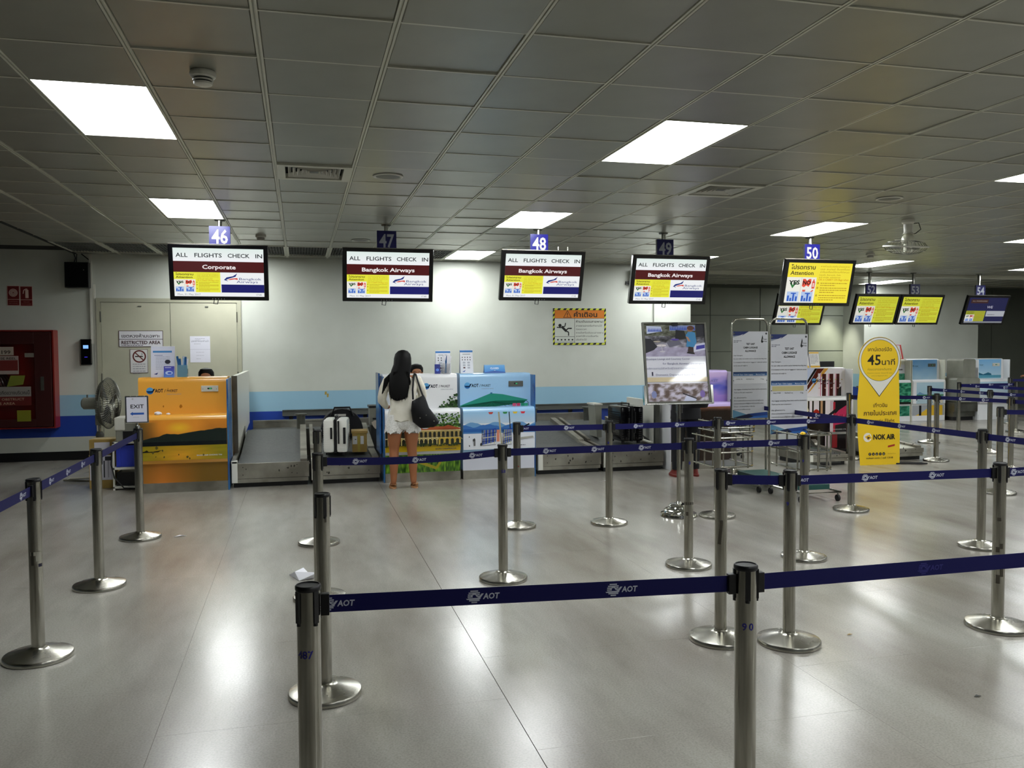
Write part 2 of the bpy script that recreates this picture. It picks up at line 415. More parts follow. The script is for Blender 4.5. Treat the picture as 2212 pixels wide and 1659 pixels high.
for (i, j) in tiles:
    x, y = tpos(i, j); tx, ty = R.gauss(0, .0035), R.gauss(0, .0045); dz = R.uniform(0, .002)
    if (i, j) in near:
        o = mkobj('ceiling_tile', tmd, cl); o.location = (x+.015, y+.003, CH+dz); o.rotation_euler = (ty, tx, 0)
    else:
        rest.add([(a+x+.015, b+y+.003, c+CH+dz+ty*(b-.3)+tx*(a-.3)) for a, b, c in tv], tmb.f)
rest.build('ceiling_tile', M['ceil'], cl, kind='stuff')
tset = set(tiles)
for j in range(-7, 23):  # pale strips put in for the light caught by tile bevels at cross joints
    m = MB(); n_ = 0
    for i in range(-4, 38):
        if (i, j) in tset and (i, j-1) in tset:
            x, y = tpos(i, j); m.box(x+.016, x+GS-.016, y-.006, y+.008, CH-.003, CH+.02); n_ += 1
    if n_: m.build('ceiling_bevel_glint', M['rail'], cl, kind='stuff')
# T-rails along the depth direction: two lips with a dark groove
for i in range(-3, 39):
    x = GX+i*GS; y1 = WY if i < 13 else 17.6
    if i % 1 == 0:
        MB().box(x-.015, x-.004, -7.6, y1, CH-.002, CH+.03).box(x+.004, x+.015, -7.6, y1, CH-.002, CH+.03).box(x-.004, x+.004, -7.6, y1, CH+.008, CH+.03).build('ceiling_rail', M['rail'], cl)
# side ceiling of long planks, left of the grid
xl = GX-4*GS
for k in range(24):
    y0 = -4+k*.74
    if y0+.73 > WY: break
    MB().box(-9.2, xl-.03, y0, y0+.73, CH+.03, CH+.045).build('ceiling_plank', M['ceil'], cl)
MB().box(xl-.03, xl, -7.6, WY, CH-.005, CH+.05).build('ceiling_edge', M['ceildark'], cl)
# beam lip where the main ceiling meets the rear hall
struct(MB().box(6.64, 23, 14.45, 14.6, CH-.06, CH+.05).build('trim_4', M['rail']))

# ---- grilles by the back wall
def grille(i, label):
    x, y = tpos(i, 14)
    t = thing('air_grille', label, 'air vent', (x+.015, y+.004, CH), group='ceiling grilles along the back wall')
    w = GS-.03; d = 2*GS-.01
    MB().box(0, w, 0, d, .02, .025).build('backing', M['ceildark'], t)
    MB().box(0, w, 0, .02, -.006, .02).box(0, w, d-.02, d, -.006, .02).box(0, .02, .02, d-.02, -.006, .02).box(w-.02, w, .02, d-.02, -.006, .02).build('frame', M['rail'], t)
    me = None
    for k in range(13):
        if me is None: o = MB().box(0, .005, 0, d-.05, -.004, .014).build('slat', M['midgrey'], t); me = o.data
        else: o = mkobj('slat', me, t)
        o.location = (.045+k*.04, .025, 0)
    for y in (.3, .6, .9): MB().box(.02, w-.02, y, y+.008, .0, .006).build('cross_bar', M['midgrey'], t)
    return t
GL = {-4: 'dark slatted ceiling grille farthest left, above the wall speaker box', -3: 'dark slatted ceiling grille above the access reader', -2: 'dark slatted ceiling grille just left of screen 46',
      0: 'dark slatted ceiling grille just right of the Corporate screen', 1: 'dark slatted ceiling grille in the gap below the small smoke detector', 2: 'dark slatted ceiling grille touching the left corner of the second screen',
      3: 'dark slatted ceiling grille hidden behind the second screen', 4: 'dark slatted ceiling grille beside the low ceiling light right of the second screen'}
for c in strip_cols:
    if c not in (-1, 5, 11): grille(c, GL[c])
# ---- four-way diffusers
def diffuser(i, j, label):
    x, y = tpos(i, j); c = GS/2
    t = thing('air_diffuser', label, 'air vent', (x+c, y+c, CH))
    def sq(a, z0, z1, w): return MB().prism([(-a, -a), (a, -a), (a, a), (-a, a)], z0, z0+.001, 'z')
    MB().box(-.28, .28, -.28, .28, .04, .05).build('backing', M['ceildark'], t)
    fr = MB()
    for s_ in (-1, 1):
        fr.box(-.285, .285, s_*.255-.03, s_*.255+.03, -.012, .03); fr.box(s_*.255-.03, s_*.255+.03, -.225, .225, -.012, .03)
    fr.build('frame', M['rail'], t, bevel=.003)
    for q, a in enumerate((.2, .165, .13, .095, .06)):
        m = MB()
        for k in range(4):
            ca, sa = math.cos(k*math.pi/2), math.sin(k*math.pi/2); P = []
            for px, py, pz in ((-a, -a, -.004), (a, -a, -.004), (a-.02, -a+.02, .03), (-a+.02, -a+.02, .03), (-a, -a-.003, -.004), (a, -a-.003, -.004), (a-.02, -a+.017, .03), (-a+.02, -a+.017, .03)):
                P.append((px*ca-py*sa, px*sa+py*ca, pz))
            m.add(P, [(0, 1, 2, 3), (4, 7, 6, 5), (0, 4, 5, 1), (2, 6, 7, 3)])
        m.build('louvre', M['offwhite'], t)
    MB().box(-.035, .035, -.035, .035, .0, .03).build('core', M['midgrey'], t)
diffuser(1, 5, 'square ceiling air diffuser with pale louvres above the number 46 and 47 screens')
diffuser(7, 5, 'square dark ceiling air diffuser between the two large ceiling lights and number 50')
# ---- ceiling lights
LL = {(-1, 2): 'large bright ceiling light panel nearest the upper left corner', (5, 2): 'large bright ceiling light panel right of the upper middle',
      (-1, 8): 'lit ceiling panel directly above the leftmost, Corporate screen', (5, 8): 'lit ceiling panel directly above the screen over the parasol counter',
      (11, 8): 'lit ceiling panel directly above the largest yellow screen', (5, 14): 'lit ceiling panel low against the back wall, between the second and third screens',
      (11, 14): 'thin sliver of lit ceiling panel behind the screen above the lounge poster', (17, 14): 'lit ceiling panel below the ceiling fan, beside the largest yellow screen',
      (11, 2): 'lit ceiling panel at the right picture edge, highest of the three there', (17, 8): 'lit ceiling panel at the right picture edge, middle of the three',
      (23, 14): 'lit ceiling panel at the right picture edge, lowest of the three', (-1, 14): 'lit ceiling panel hidden behind the Corporate screen'}
l0 = None
allL = lights_ij+[(22, 20)]
for i, j in allL:
    x, y = tpos(i, j)
    if l0 is None:
        t = thing('ceiling_light', '', 'ceiling light'); l0 = t
        MB().box(.018, GS-.018, .01, GS*2-.01, .012, .03).build('diffuser', M['lamp'], t)
        MB().box(.012, GS-.012, 0, .012, -.004, .03).box(.012, GS-.012, GS*2-.012, GS*2, -.004, .03).box(.008, .018, .01, GS*2-.01, -.004, .03).box(GS-.018, GS-.008, .01, GS*2-.01, -.004, .03).build('frame', M['rail'], t)
    else: t = dup(l0)
    t.location = (x, y, CH)
    if (i, j) in LL: t['label'] = LL[(i, j)]; t['group'] = 'ceiling light panels'
    elif (i, j) == (22, 20): t['label'] = 'lit ceiling panel of the rear hall above the far pair of yellow screens'
    else: t['label'] = 'ceiling light panel outside the picture'; t['group'] = 'ceiling lights outside the picture'
# small fittings on the ceiling
def smoke(x, y, label, k=1.0):
    t = thing('smoke_detector', label, 'smoke detector', (x, y, CH))
    MB().lathe([(.062*k, 0), (.066*k, -.012), (.062*k, -.028), (.054*k, -.034)], n=28).build('base', M['offwhite'], t, smooth=True)
    MB().lathe([(.046*k, -.034), (.046*k, -.042)], n=24).build('vent_ring', M['black'], t)
    MB().lathe([(.052*k, -.042), (.05*k, -.048), (.046*k, -.049)], n=28).build('ring', M['offwhite'], t, smooth=True)
    MB().lathe([(.044*k, -.049), (.044*k, -.056)], n=24).build('vent_ring', M['black'], t)
    MB().lathe([(.048*k, -.056), (.045*k, -.066), (.034*k, -.07), (.001, -.07)], n=28).build('cap', M['offwhite'], t, smooth=True)
smoke(-.46, 4.65, 'round white smoke detector on the ceiling at upper left')
smoke(-.45, 11.05, 'small smoke detector on the ceiling right of the number 46 sign')
smoke(8.57, 11.38, 'small smoke detector on the ceiling below the ceiling fan')
def cspk(x, y, label):
    t = thing('ceiling_speaker', label, 'speaker', (x, y, CH))
    MB().lathe([(.125, .0), (.125, -.006), (.11, -.01), (.1, -.004)], n=32).build('rim', M['offwhite'], t, smooth=True)
    MB().lathe([(.1, -.004), (.06, -.0065), (.001, -.0075)], n=32).build('grille', M['midgrey'], t)
cspk(.73, 7.09, 'round ceiling speaker with dark grille right of the left air diffuser')
cspk(5.56, 7.11, 'round ceiling speaker at upper right, left of the ceiling fan')
cspk(.8, 11.3, 'round ceiling speaker just left of the number 47 sign')
# extra light from the spot on the far wall
sd = bpy.data.lights.new('spot_lamp', 'SPOT'); sd.energy = 260; sd.spot_size = 1.0; sd.spot_blend = .8; sd.shadow_soft_size = .05; sd.color = (1, 1, .85)
so = bpy.data.objects.new('spot_lamp', sd); COL.objects.link(so); so.location = (12.35, 17.45, 2.98); so.rotation_euler = (math.radians(10), 0, 0)
t = thing('downlight', 'small recessed downlight washing the far grey wall panels', 'ceiling light', (12.35, 17.45, CH))
MB().lathe([(.09, 0), (.09, -.012), (.07, -.015), (.07, .0)], n=24).build('trim_ring', M['offwhite'], t, smooth=True)

# ================================================================= DOOR, WALL FITTINGS
dx0, dx1 = -2.86, -.93
d = MB().box(dx0-.06, dx0, WY-.03, WY+.05, 0, 2.4).box(dx1, dx1+.06, WY-.03, WY+.05, 0, 2.4).box(dx0, dx1, WY-.03, WY+.05, 2.34, 2.4).build('door_1', M['doorframe']); d['kind'] = 'structure'
mid = (dx0+dx1)/2
for a, b in ((dx0+.006, mid-.004), (mid+.004, dx1-.006)):
    MB().box(a, b, WY-.02, WY+.02, .01, 2.334).build('door_leaf', M['door'], d, bevel=.002)
for x, sx in ((dx0, 1), (dx1, -1)):
    for z in (2.12, 1.2, .3):
        MB().tube([(x, WY-.028, z-.08), (x, WY-.028, z+.08)], .009).build('hinge', M['steel_dark'], d)
for x in (mid-.45, mid+.5): MB().box(x, x+.05, WY-.03, WY-.018, 2.27, 2.285).build('door_stop', M['midgrey'], d)
def sign(name, label, cat, x, y, z, w, h, art, thick=.004, frame='white', group=None):
    """flat sign facing the camera side (-Y); x,z lower-left corner"""
    t = thing(name, label, cat, (x, y, z), group=group)
    MB().box(0, w, -thick, 0, 0, h).build('panel', M[frame], t)
    A = Art((0, -thick, 0), FX, FZ); art(A, w, h); A.build('print', t); return t
def a_restricted(A, w, h):
    A.rect(0, 0, w, h, 0x3a1a1c); A.rect(.008, .008, w-.016, h-.016, 0xd9d8dc)
    A.rect(0, h*.46, w, .008, 0x2a2024)
    A.text('เขตหวงห้ามเฉพาะ', w/2, h*.58, h*.2, 0x241c22, w*.86, 'c', .015)
    A.text('RESTRICTED AREA', w/2, h*.18, h*.2, 0x3a1a20, w*.88, 'c', .03)
    A.lines(w*.06, .02, w*.88, 1, .01, .01, 0x55505a)
sign('door_sign', 'white restricted area sign with maroon border on the left door leaf', 'sign', -2.62, WY-.021, 1.67, .62, .245, a_restricted)
def a_nosmoke(A, w, h):
    A.rect(0, 0, w, h, 0x4a2a2a); A.rect(.006, .006, w-.012, h-.012, 0xd2d1d0)
    cx, cy = w*.52, h*.7; A.ring(cx, cy, w*.3, w*.38, 0x5a1a16); A.rect(cx-.06, cy-.008, .11, .016, 0x15120f)
    A.path([(cx+.03, cy+.02), (cx+.045, cy+.035), (cx+.03, cy+.05)], .006, 0x15120f)
    A.line(cx-.06, cy+.06, cx+.06, cy-.06, .016, 0x5a1a16); A.lines(w*.15, h*.36, w*.7, 5, .035, .01, 0x8a8a92, 3)
sign('no_smoking_sign', 'small no smoking sign under the restricted area sign', 'sign', -2.47, WY-.021, 1.28, .25, .355, a_nosmoke)
def a_note(A, w, h):
    A.rect(0, 0, w, h, 0xdcdce6); A.rect(0, h*.49, w, .003, 0x9a9aa8)
    A.text('บุคคลภายนอกห้ามเข้า', w/2, h*.78, .028, 0x7a7a88, w*.88, 'c'); A.lines(w*.25, h*.9, w*.5, 2, .02, .006, 0xa0a0aa, 5)
    A.lines(w*.2, h*.7, w*.6, 1, .02, .006, 0xa0a0aa, 6); A.lines(w*.3, h*.38, w*.4, 3, .05, .007, 0xb2b2bc, 7)
sign('notice_paper', 'two white paper sheets taped to the right door leaf', 'notice', -1.62, WY-.021, 1.43, .29, .4, a_note, .001, 'paper')
# Warning sign
def a_warn(A, w, h):
    A.rect(0, 0, w, h, 0x1a1a16)
    for k in range(9):
        x = .02+k*w/9; A.poly([(x, 0), (x+.055, 0), (x+.075, .03), (x+.02, .03)], 0xc8cf3a); A.poly([(x, h-.03), (x+.055, h-.03), (x+.075, h), (x+.02, h)], 0xc8cf3a)
    for k in range(7):
        y = .03+k*(h-.06)/7; A.poly([(0, y), (.03, y+.03), (.03, y+.07), (0, y+.04)], 0xc8cf3a); A.poly([(w-.03, y), (w, y+.03), (w, y+.07), (w-.03, y+.04)], 0xc8cf3a)
    b = .033; A.rect(b, b, w-2*b, h-2*b, 0xc9cdc2); A.rect(b, h*.725, w-2*b, h*.275-b, 0xd27a20); A.rect(b, h*.72, w-2*b, .005, 0x22201a)
    A.rect(w*.4, b, .006, h*.69, 0x22201a); A.rect(b, h*.22, w*.4-b, .006, 0x22201a)
    cx, cy = w*.27, h*.74
    A.poly([(cx-.075, cy), (cx+.075, cy), (cx, cy+.13)], 0x2a1c10); A.poly([(cx-.06, cy+.008), (cx+.06, cy+.008), (cx, cy+.112)], 0xd27a20)
    A.rect(cx-.006, cy+.04, .012, .045, 0x14100c); A.ell(cx, cy+.024, .008, .008, 0x14100c, 10)
    A.text('คำเตือน', w*.61, h*.765, .082, 0x1c130c, .42, 'c', .02)
    A.text('ห้ามเดินบนสายพาน!', w*.43, h*.61, .036, 0x1c1a18, w*.52, 'l', .012)
    for q, s_ in enumerate(('สายพานอาจเริ่มทำงานได้', 'ตลอดเวลา', 'การนั่งหรือเดินบนสายพาน', 'อาจทำให้บาดเจ็บหรือ', 'เสียชีวิตได้')):
        A.text(s_, w*.43, h*(.5-q*.095), .028, 0x4a4a46, w*(.49, .2, .52, .42, .2)[q])
    # falling figure
    K = 0x14120f; A.ell(w*.13, h*.53, .028, .028, K)
    A.path([(w*.16, h*.5), (w*.25, h*.37)], .04, K); A.path([(w*.17, h*.5), (w*.22, h*.5), (w*.235, h*.6)], .017, K)
    A.path([(w*.15, h*.47), (w*.07, h*.48)], .017, K); A.path([(w*.24, h*.39), (w*.28, h*.45), (w*.35, h*.45)], .02, K)
    A.path([(w*.25, h*.37), (w*.29, h*.35), (w*.29, h*.25)], .02, K)
    for k in range(5): A.ell(w*(.09+k*.068), h*.14, .014, .014, K, 14)
    A.rect(b, h*.075, w*.4-b, .004, 0x3a3a36)
sign('warning_sign', 'orange and white conveyor warning sign with yellow black striped border on the back wall', 'sign', 4.15, WY-.001, 1.67, .95, .62, a_warn)
# fire hose signs
def a_hose(A, w, h):
    A.rect(0, 0, w, h, 0xc08a80); A.rect(.006, .006, w-.012, h-.012, 0x6a1a1a); A.rect(0, h*.3, w, .008, 0xc9a79c)
    cx, cy = w/2, h*.65
    for r in (.01, .023, .036, .049): A.ring(cx, cy, r, r+.008, 0xdcc0b4)
    A.text('สายฉีดน้ำดับเพลิง', w/2, h*.18, .014, 0xb08078, w*.7, 'c'); A.text('FIRE HOSE REEL', w/2, h*.08, .012, 0xb08078, w*.7, 'c')
def a_ext(A, w, h):
    A.rect(0, 0, w, h, 0xc08a80); A.rect(.006, .006, w-.012, h-.012, 0x6a1a1a); A.rect(0, h*.3, w, .008, 0xc9a79c)
    A.rect(w*.42, h*.4, w*.26, h*.42, 0xdcc0b4); A.rect(w*.5, h*.82, w*.1, h*.06, 0xdcc0b4); A.path([(w*.5, h*.87), (w*.3, h*.8), (w*.24, h*.62)], .012, 0xdcc0b4)
    A.text('ถังดับเพลิง', w/2, h*.18, .014, 0xb08078, w*.5, 'c'); A.text('FIRE EXTINGUISHER', w/2, h*.08, .011, 0xb08078, w*.75, 'c')
sign('fire_hose_sign', 'small dark red sign with a coiled hose symbol on the left wall', 'sign', -4.1, WY-.001, 2.28, .16, .285, a_hose)
sign('extinguisher_sign', 'small dark red sign with a fire extinguisher symbol beside the hose sign', 'sign', -3.93, WY-.001, 2.275, .16, .285, a_ext)
# hose cabinet
t = thing('fire_hose_cabinet', 'large red fire hose cabinet with glass door on the left wall', 'cabinet', (-4.95, WY-.001, .5))
W_, H_ = 1.5, 1.42
m = MB().box(0, .02, -.24, 0, 0, H_).box(W_-.02, W_, -.24, 0, 0, H_).box(.02, W_-.02, -.24, 0, 0, .02).box(.02, W_-.02, -.24, 0, H_-.02, H_).box(.02, W_-.02, -.02, 0, .02, H_-.02)
m.build('body', M['red'], t)
dr = MB().box(.02, .2, -.27, -.245, .03, H_-.03).box(W_-.25, W_-.03, -.27, -.245, .03, H_-.03).box(.2, W_-.25, -.27, -.245, .03, .14).box(.2, W_-.25, -.27, -.245, H_-.2, H_-.03).build('door', M['darkred'], t, bevel=.004)
MB().box(.2, W_-.25, -.262, -.256, .14, H_-.2).build('glass_pane', M['glassdark'], dr)
MB().box(W_-.17, W_-.13, -.285, -.27, .55, .75).build('handle', M['steel_dark'], dr)
hr = MB()
for rr in (.14, .18, .22, .26): hr.tube([(.62+rr*math.cos(a*.3), -.12+.01*math.sin(a), .62+rr*math.sin(a*.3)) for a in range(22)], .018, 8, False)
hr.build('hose_reel', M['darkred'], t, smooth=True)
MB().lathe([(.06, -.03), (.06, .03)], n=16).build('valve', M['steel_dark'], t).location = (.33, -.12, .2)
A = Art((.15, -.272, -.03), FX, FZ)
A.rect(.35, H_-.155, .32, .11, 0x8a8276); A.text('FHC 1-2', .51, H_-.135, .07, 0x1c1a16, .3, 'c', .02)
A.rect(.48, H_-.33, .36, .12, 0xa89a8c); A.text('1199', .72, H_-.31, .05, 0x3a2a24, .16, 'c', .02); A.rect(.98, H_-.36, .12, .06, 0x7a7268)
A.rect(.42, .82, .48, .26, 0xa09088); A.rect(.43, .87, .46, .15, 0x6a2420); A.text('FIRE HOSE REEL', .66, 1.03, .03, 0x2a2018, .42, 'c', .02)
A.poly([(.74, .64), (.95, .67), (.98, .8), (.79, .8)], 0x6f7428)
A.rect(.33, .5, .72, .14, 0x86807a); A.text('ห้ามวางสิ่งของกีดขวางบริเวณนี้', .69, .53, .05, 0x2a2420, .68, 'c', .01)
A.rect(.33, .37, .72, .13, 0x5a1814); A.text('DO NOT OBSTRUCT', .69, .445, .035, 0xa88a74, .54, 'c', .01); A.text('THIS AREA', .69, .385, .035, 0xa88a74, .3, 'c', .01)
A.rect(.86, .14, .18, .16, 0x7a7a1e)
A.build('notices', t)
# speaker box on wall
t = thing('wall_speaker', 'black box hung by cords high on the wall left of the door', 'speaker', (-3.3, WY-.16, 2.54))
MB().box(0, .32, 0, .15, 0, .37).build('case', M['black'], t, bevel=.006)
MB().box(.01, .31, -.004, 0, .01, .36).build('front_cover', M['gloss_black'], t)
MB().lathe([(.006, 0), (.006, .012)], n=8).build('lock', M['chrome'], t).location = (.26, -.008, .25)
MB().tube([(.1, .14, .37), (.12, .14, .44), (.1, .14, .505)], .006, 6).tube([(.13, .14, .37), (.14, .14, .505)], .006, 6).tube([(.2, .14, .505), (.3, .14, .42), (.32, .15, .37)], .008, 6).build('cord', M['rubber'], t)
# access reader
t = thing('access_reader', 'black door access reader with small blue display left of the door', 'access reader', (-3.14, WY-.06, 1.41))
MB().box(0, .15, 0, .06, 0, .38).build('case', M['gloss_black'], t, bevel=.01)
MB().box(.04, .11, -.003, .002, .24, .29).build('display', emit_mat('blue_display', 0x7fb0f0, 1.0), t)
MB().box(.055, .095, -.003, .002, .11, .118).build('indicator', emit_mat('violet_led', 0x3a30c0, 1.2), t)
MB().box(.0, .009, -.004, 0, .02, .36).box(.141, .15, -.004, 0, .02, .36).build('side_trim', M['steel_dark'], t)
struct(MB().box(-3.0, -2.965, WY-.03, WY, 1.72, 3.04).build('trim_5', M['offwhite']))
struct(MB().box(-2.955, -2.925, WY-.012, WY, 0, 2.6).build('trim_6', M['whitemetal']))
# small bracket by screen 49
t = thing('wall_bracket', 'small black steel bracket on the back wall beside screen 49', 'bracket', (5.55, WY-.12, 2.7))
MB().box(0, .02, 0, .12, 0, .25).box(.02, .3, 0, .02, 0, .02).box(.02, .3, 0, .02, .23, .25).box(-.09, 0, .1, .12, 0, .06).build('frame', M['black'], t)
MB().lathe([(.02, 0), (.02, .01)], n=12).build('bolt', M['steel_dark'], t).location = (-.06, .09, .03)
# yellow stain of tape on wall stripe
A = Art((.37, WY-.001, .9), FX, FZ); A.poly([(0, 0), (.03, 0), (.035, .05), (.005, .05)], 0xb09440); A.poly([(.035, -.04), (.06, -.04), (.065, .015), (.035, .02)], 0xb09440)
tag(A.build('tape_scrap'), 'two small yellow tape scraps on the light blue wall stripe', 'tape')

# ================================================================= HANGING SCREENS
def a_attention(A, x, y, w, h, big=False, Y=0xe9e83c):
    """the yellow liquids notice"""
    A.rect(x, y, w, h, Y); k = w
    A.text('โปรดทราบ', x+w*.04, y+h*.84, h*.1, 0x4a3a08, w*.38, 'l', .025)
    A.text('Attention', x+w*.04, y+h*.7, h*.1, 0x4a3a08, w*.36, 'l', .02)
    A.rect(x, y, w*.46, h*.64, 0xf0eee4); A.rect(x+w*.225, y, w*.008, h*.64, 0xd8d4c4)
    A.poly([(x+w*.05, y+h*.5), (x+w*.08, y+h*.52), (x+w*.1, y+h*.44), (x+w*.2, y+h*.6), (x+w*.1, y+h*.36)], 0x2a7a3a)
    A.text('YES', x+w*.035, y+h*.46, h*.1, 0x101814, w*.17, 'l', .04)
    A.poly([(x+w*.25, y+h*.6), (x+w*.29, y+h*.6), (x+w*.315, y+h*.55), (x+w*.345, y+h*.6), (x+w*.38, y+h*.6), (x+w*.385, y+h*.5), (x+w*.35, y+h*.4), (x+w*.315, y+h*.44), (x+w*.28, y+h*.39), (x+w*.245, y+h*.42)], 0xe8503a)
    A.text('NO', x+w*.255, y+h*.46, h*.1, 0x2a0a0a, w*.12, 'l', .04)
    A.rect(x+w*.4, y+h*.36, w*.045, h*.18, 0xe04a34); A.rect(x+w*.412, y+h*.54, w*.02, h*.05, 0xe04a34); A.rect(x+w*.412, y+h*.4, w*.02, h*.1, 0xf0e0d8)
    A.poly([(x+w*.26, y+h*.33), (x+w*.31, y+h*.33), (x+w*.3, y+h*.22), (x+w*.27, y+h*.22)], 0xe0604c); A.line(x+w*.37, y+h*.24, x+w*.43, y+h*.32, w*.018, 0xe0604c)
    for bx in (.03, .25):
        A.rect(x+w*bx, y+h*.03, w*.18, h*.25, 0xb4c8ea)
        for q, (a, b) in enumerate(((.01, .14), (.05, .08), (.09, .2), (.135, .12))): A.rect(x+w*(bx+a), y+h*.04, w*.028, h*b, 0x2a5cc0)
        A.rect(x+w*(bx+.06), y+h*.22, w*.08, h*.03, 0x2a5cc0)
    tc = 0xb08a1c
    for q, s_ in enumerate(('หากท่านประสงค์จะนำของเหลว', 'เจล สเปรย์ ขึ้นเครื่อง', 'นำขึ้นเครื่องได้ตามที่กำหนด')): A.text(s_, x+w*.5, y+h*(.9-q*.07), h*.04, tc, w*.46)
    A.text('Liquids, Aerosols, Gels', x+w*.49, y+h*.69, h*.038, tc, w*.34); A.text('and similar substances', x+w*.49, y+h*.63, h*.038, tc, w*.34)
    A.text('OK in CARRY ON Bags when', x+w*.49, y+h*.565, h*.05, 0xd09010, w*.48, 'l', .01)
    for q, n in ((.5, 2), (.38, 3), (.19, 3)):
        A.ring(x+w*.49, y+h*q, w*.006, w*.013, 0x8a5a10, 10); A.lines(x+w*.53, y+h*(q-.01), w*.43, n, h*.055, h*.018, tc, int(q*100))
def a_airline(A, w, h, row2, l=0x10131c):
    A.rect(0, 0, w, h, 0xf2f4f6); A.vgrad(0, h*.72, w, h*.28, 0xf6f6fa, 0xe2f0ea)
    for s_, x0, x1 in (('ALL', .03, .16), ('FLIGHTS', .235, .535), ('CHECK', .6, .845), ('IN', .91, .985)):
        A.text(s_, w*x0, h*.815, h*.085, l, w*(x1-x0), 'l', .014)
    A.rect(0, h*.505, w, h*.225, 0x4a0d10); A.text(row2, w/2, h*.575, h*.085, 0xf4ecec, w*(.37 if row2 == 'Corporate' else .64), 'c', .025)
    a_attention(A, 0, h*.085, w*.51, h*.42)
    A.rect(w*.52, h*.085, w*.48, h*.17, 0x141566)
    # airline mark: two sweeping ribbons
    sx, sy = w*.55, h*.32
    A.poly([(sx, sy+h*.03), (sx+w*.03, sy+h*.085), (sx+w*.1, sy+h*.11), (sx+w*.15, sy+h*.17), (sx+w*.13, sy+h*.1), (sx+w*.06, sy+h*.06), (sx+w*.025, sy+h*.035), (sx+w*.05, sy+.0)], 0x1d2a7a)
    A.poly([(sx+w*.04, sy+h*.035), (sx+w*.08, sy+h*.06), (sx+w*.15, sy+h*.075), (sx+w*.155, sy+h*.03), (sx+w*.12, sy+h*.045), (sx+w*.07, sy+h*.03)], 0xd8564c)
    A.text('Bangkok', w*.72, h*.35, h*.05, 0x26327c, w*.25); A.text('Airways', w*.69, h*.29, h*.05, 0x26327c, w*.24)
    A.text('Mon, 01 May 2017', w*.035, h*.025, h*.036, 0x6a7078, w*.25); A.text('17:40', w*.91, h*.025, h*.036, 0x6a7078, w*.06)
def a_we(A, w, h):
    A.rect(0, 0, w, h, 0x15184a); A.rect(w*.05, h*.78, w*.45, h*.16, 0x3a1c1c); A.text('ALL PASSENGERS', w*.09, h*.84, h*.05, 0xa09088, w*.38)
    A.text('WE', w*.58, h*.58, h*.1, 0xc8c8d8, w*.15, 'c', .01)
    a_attention(A, 0, h*.06, w*.5, h*.42, Y=0xa8b030); A.rect(w*.52, h*.26, w*.48, h*.22, 0xb4b8c0); A.rect(0, 0, w, h*.06, 0x8a8e96)
    A.lines(w*.56, h*.32, w*.34, 1, .02, .01, 0x50545c)
def monitor(num, X, Y, art, lit, label, tilt=.2, zt=2.75, W=1.02, H=.6, mat='screen', logo=None):
    t = thing('flight_screen', label, 'monitor', (X, Y, 0))
    MB().tube([(0, 0, CH-.001), (0, 0, 2.4)], .022, 12).build('pole', M['steel_dark'], t, smooth=True)
    MB().lathe([(.06, CH-.001), (.05, CH-.015), (.024, CH-.02)], n=20).build('ceiling_flange', M['steel_dark'], t)
    # tilted display: hinge at back
    n = Vector((0, -math.cos(tilt), -math.sin(tilt))); v = Vector((0, -math.sin(tilt), math.cos(tilt))); x = Vector((1, 0, 0))
    c = Vector((0, -.2, zt-.005-H/2*math.cos(tilt)))
    h = MB().obox(c-n*.03, x, v, n, W/2, H/2, .03).build('housing', M['gloss_black'], t, bevel=.008)
    MB().obox(c-n*.09, x, v, n, W*.3, H*.3, .03).build('back_box', M['black'], t)
    MB().obox(c+Vector((0, .13, .02)), x, v, n, .06, .12, .05).build('bracket', M['steel_dark'], t)
    bw = .048
    A = Art(c-x*(W/2-bw)-v*(H/2-bw*.9)+n*.0005, x, v); art(A, W-2*bw, H-bw*1.75); A.build('display', t, mat)
    MB().obox(c+v*(H/2+.002)-n*.02, x, v, n, W/2, .002, .018).build('top_edge', M['steel_flat'], t)
    B = Art(c-x*.1-v*(H/2-.008)+n*.001, x, v)
    for k in range(5): B.rect(.02+k*.03, .006, .006, .006, 0x8a8a8a)
    B.build('button_marks', t)
    MB().tube([c-v*(H/2)+Vector((-.06, .02, .02)), c-v*(H/2)+Vector((-.07, .01, -.035)), c-v*(H/2)+Vector((-.03, .01, -.04)), c-v*(H/2)+Vector((-.02, .02, .02))], .005, 6).build('cable', M['rubber'], t)
    sg = MB().box(-.11, .11, -.06, -.02, zt+.0, zt+.22).build('number_sign', M['darkgrey'], t)
    A = Art((-.11, -.061, zt), FX, FZ)
    A.rect(0, 0, .22, .22, 0x3030b0 if lit else 0x1c1c58)
    A.text(num, .11, .035, .15, 0xffffff if lit else 0xa8abb4, .17, 'c', .022)
    A.build('number_panel', sg, 'screen' if lit else 'print')
    MB().tube([(0, -.03, zt+.2), (0, -.03, CH-.01)], .018, 10).build('sign_stem', M['chrome'], t)
    return t
monitor('46', -.83, 9.85, lambda A, w, h: a_airline(A, w, h, 'Corporate'), 1, 'hanging check-in screen reading Corporate, leftmost, above the orange counter')
monitor('47', .985, 9.85, lambda A, w, h: a_airline(A, w, h, 'Bangkok Airways'), 0, 'hanging check-in screen with unlit blue number sign, above the waiting woman')
t48 = monitor('48', 2.8, 9.85, lambda A, w, h: a_airline(A, w, h, 'Bangkok Airways'), 1, 'hanging check-in screen with lit blue number sign, above the closed parasol picture counter', .3, zt=2.76)
for x in (.22, .34): MB().tube([(x, -.12, 2.7), (x, -.12, 2.83)], .006, 6).build('bracket_rod', M['offwhite'], t48)
monitor('49', 4.43, 9.85, lambda A, w, h: a_airline(A, w, h, 'Bangkok Airways'), 0, 'hanging check-in screen with unlit blue number sign, above the lounge poster', .25, zt=2.74)
def a_full(A, w, h): a_attention(A, 0, 0, w, h, Y=0xf7e53a)
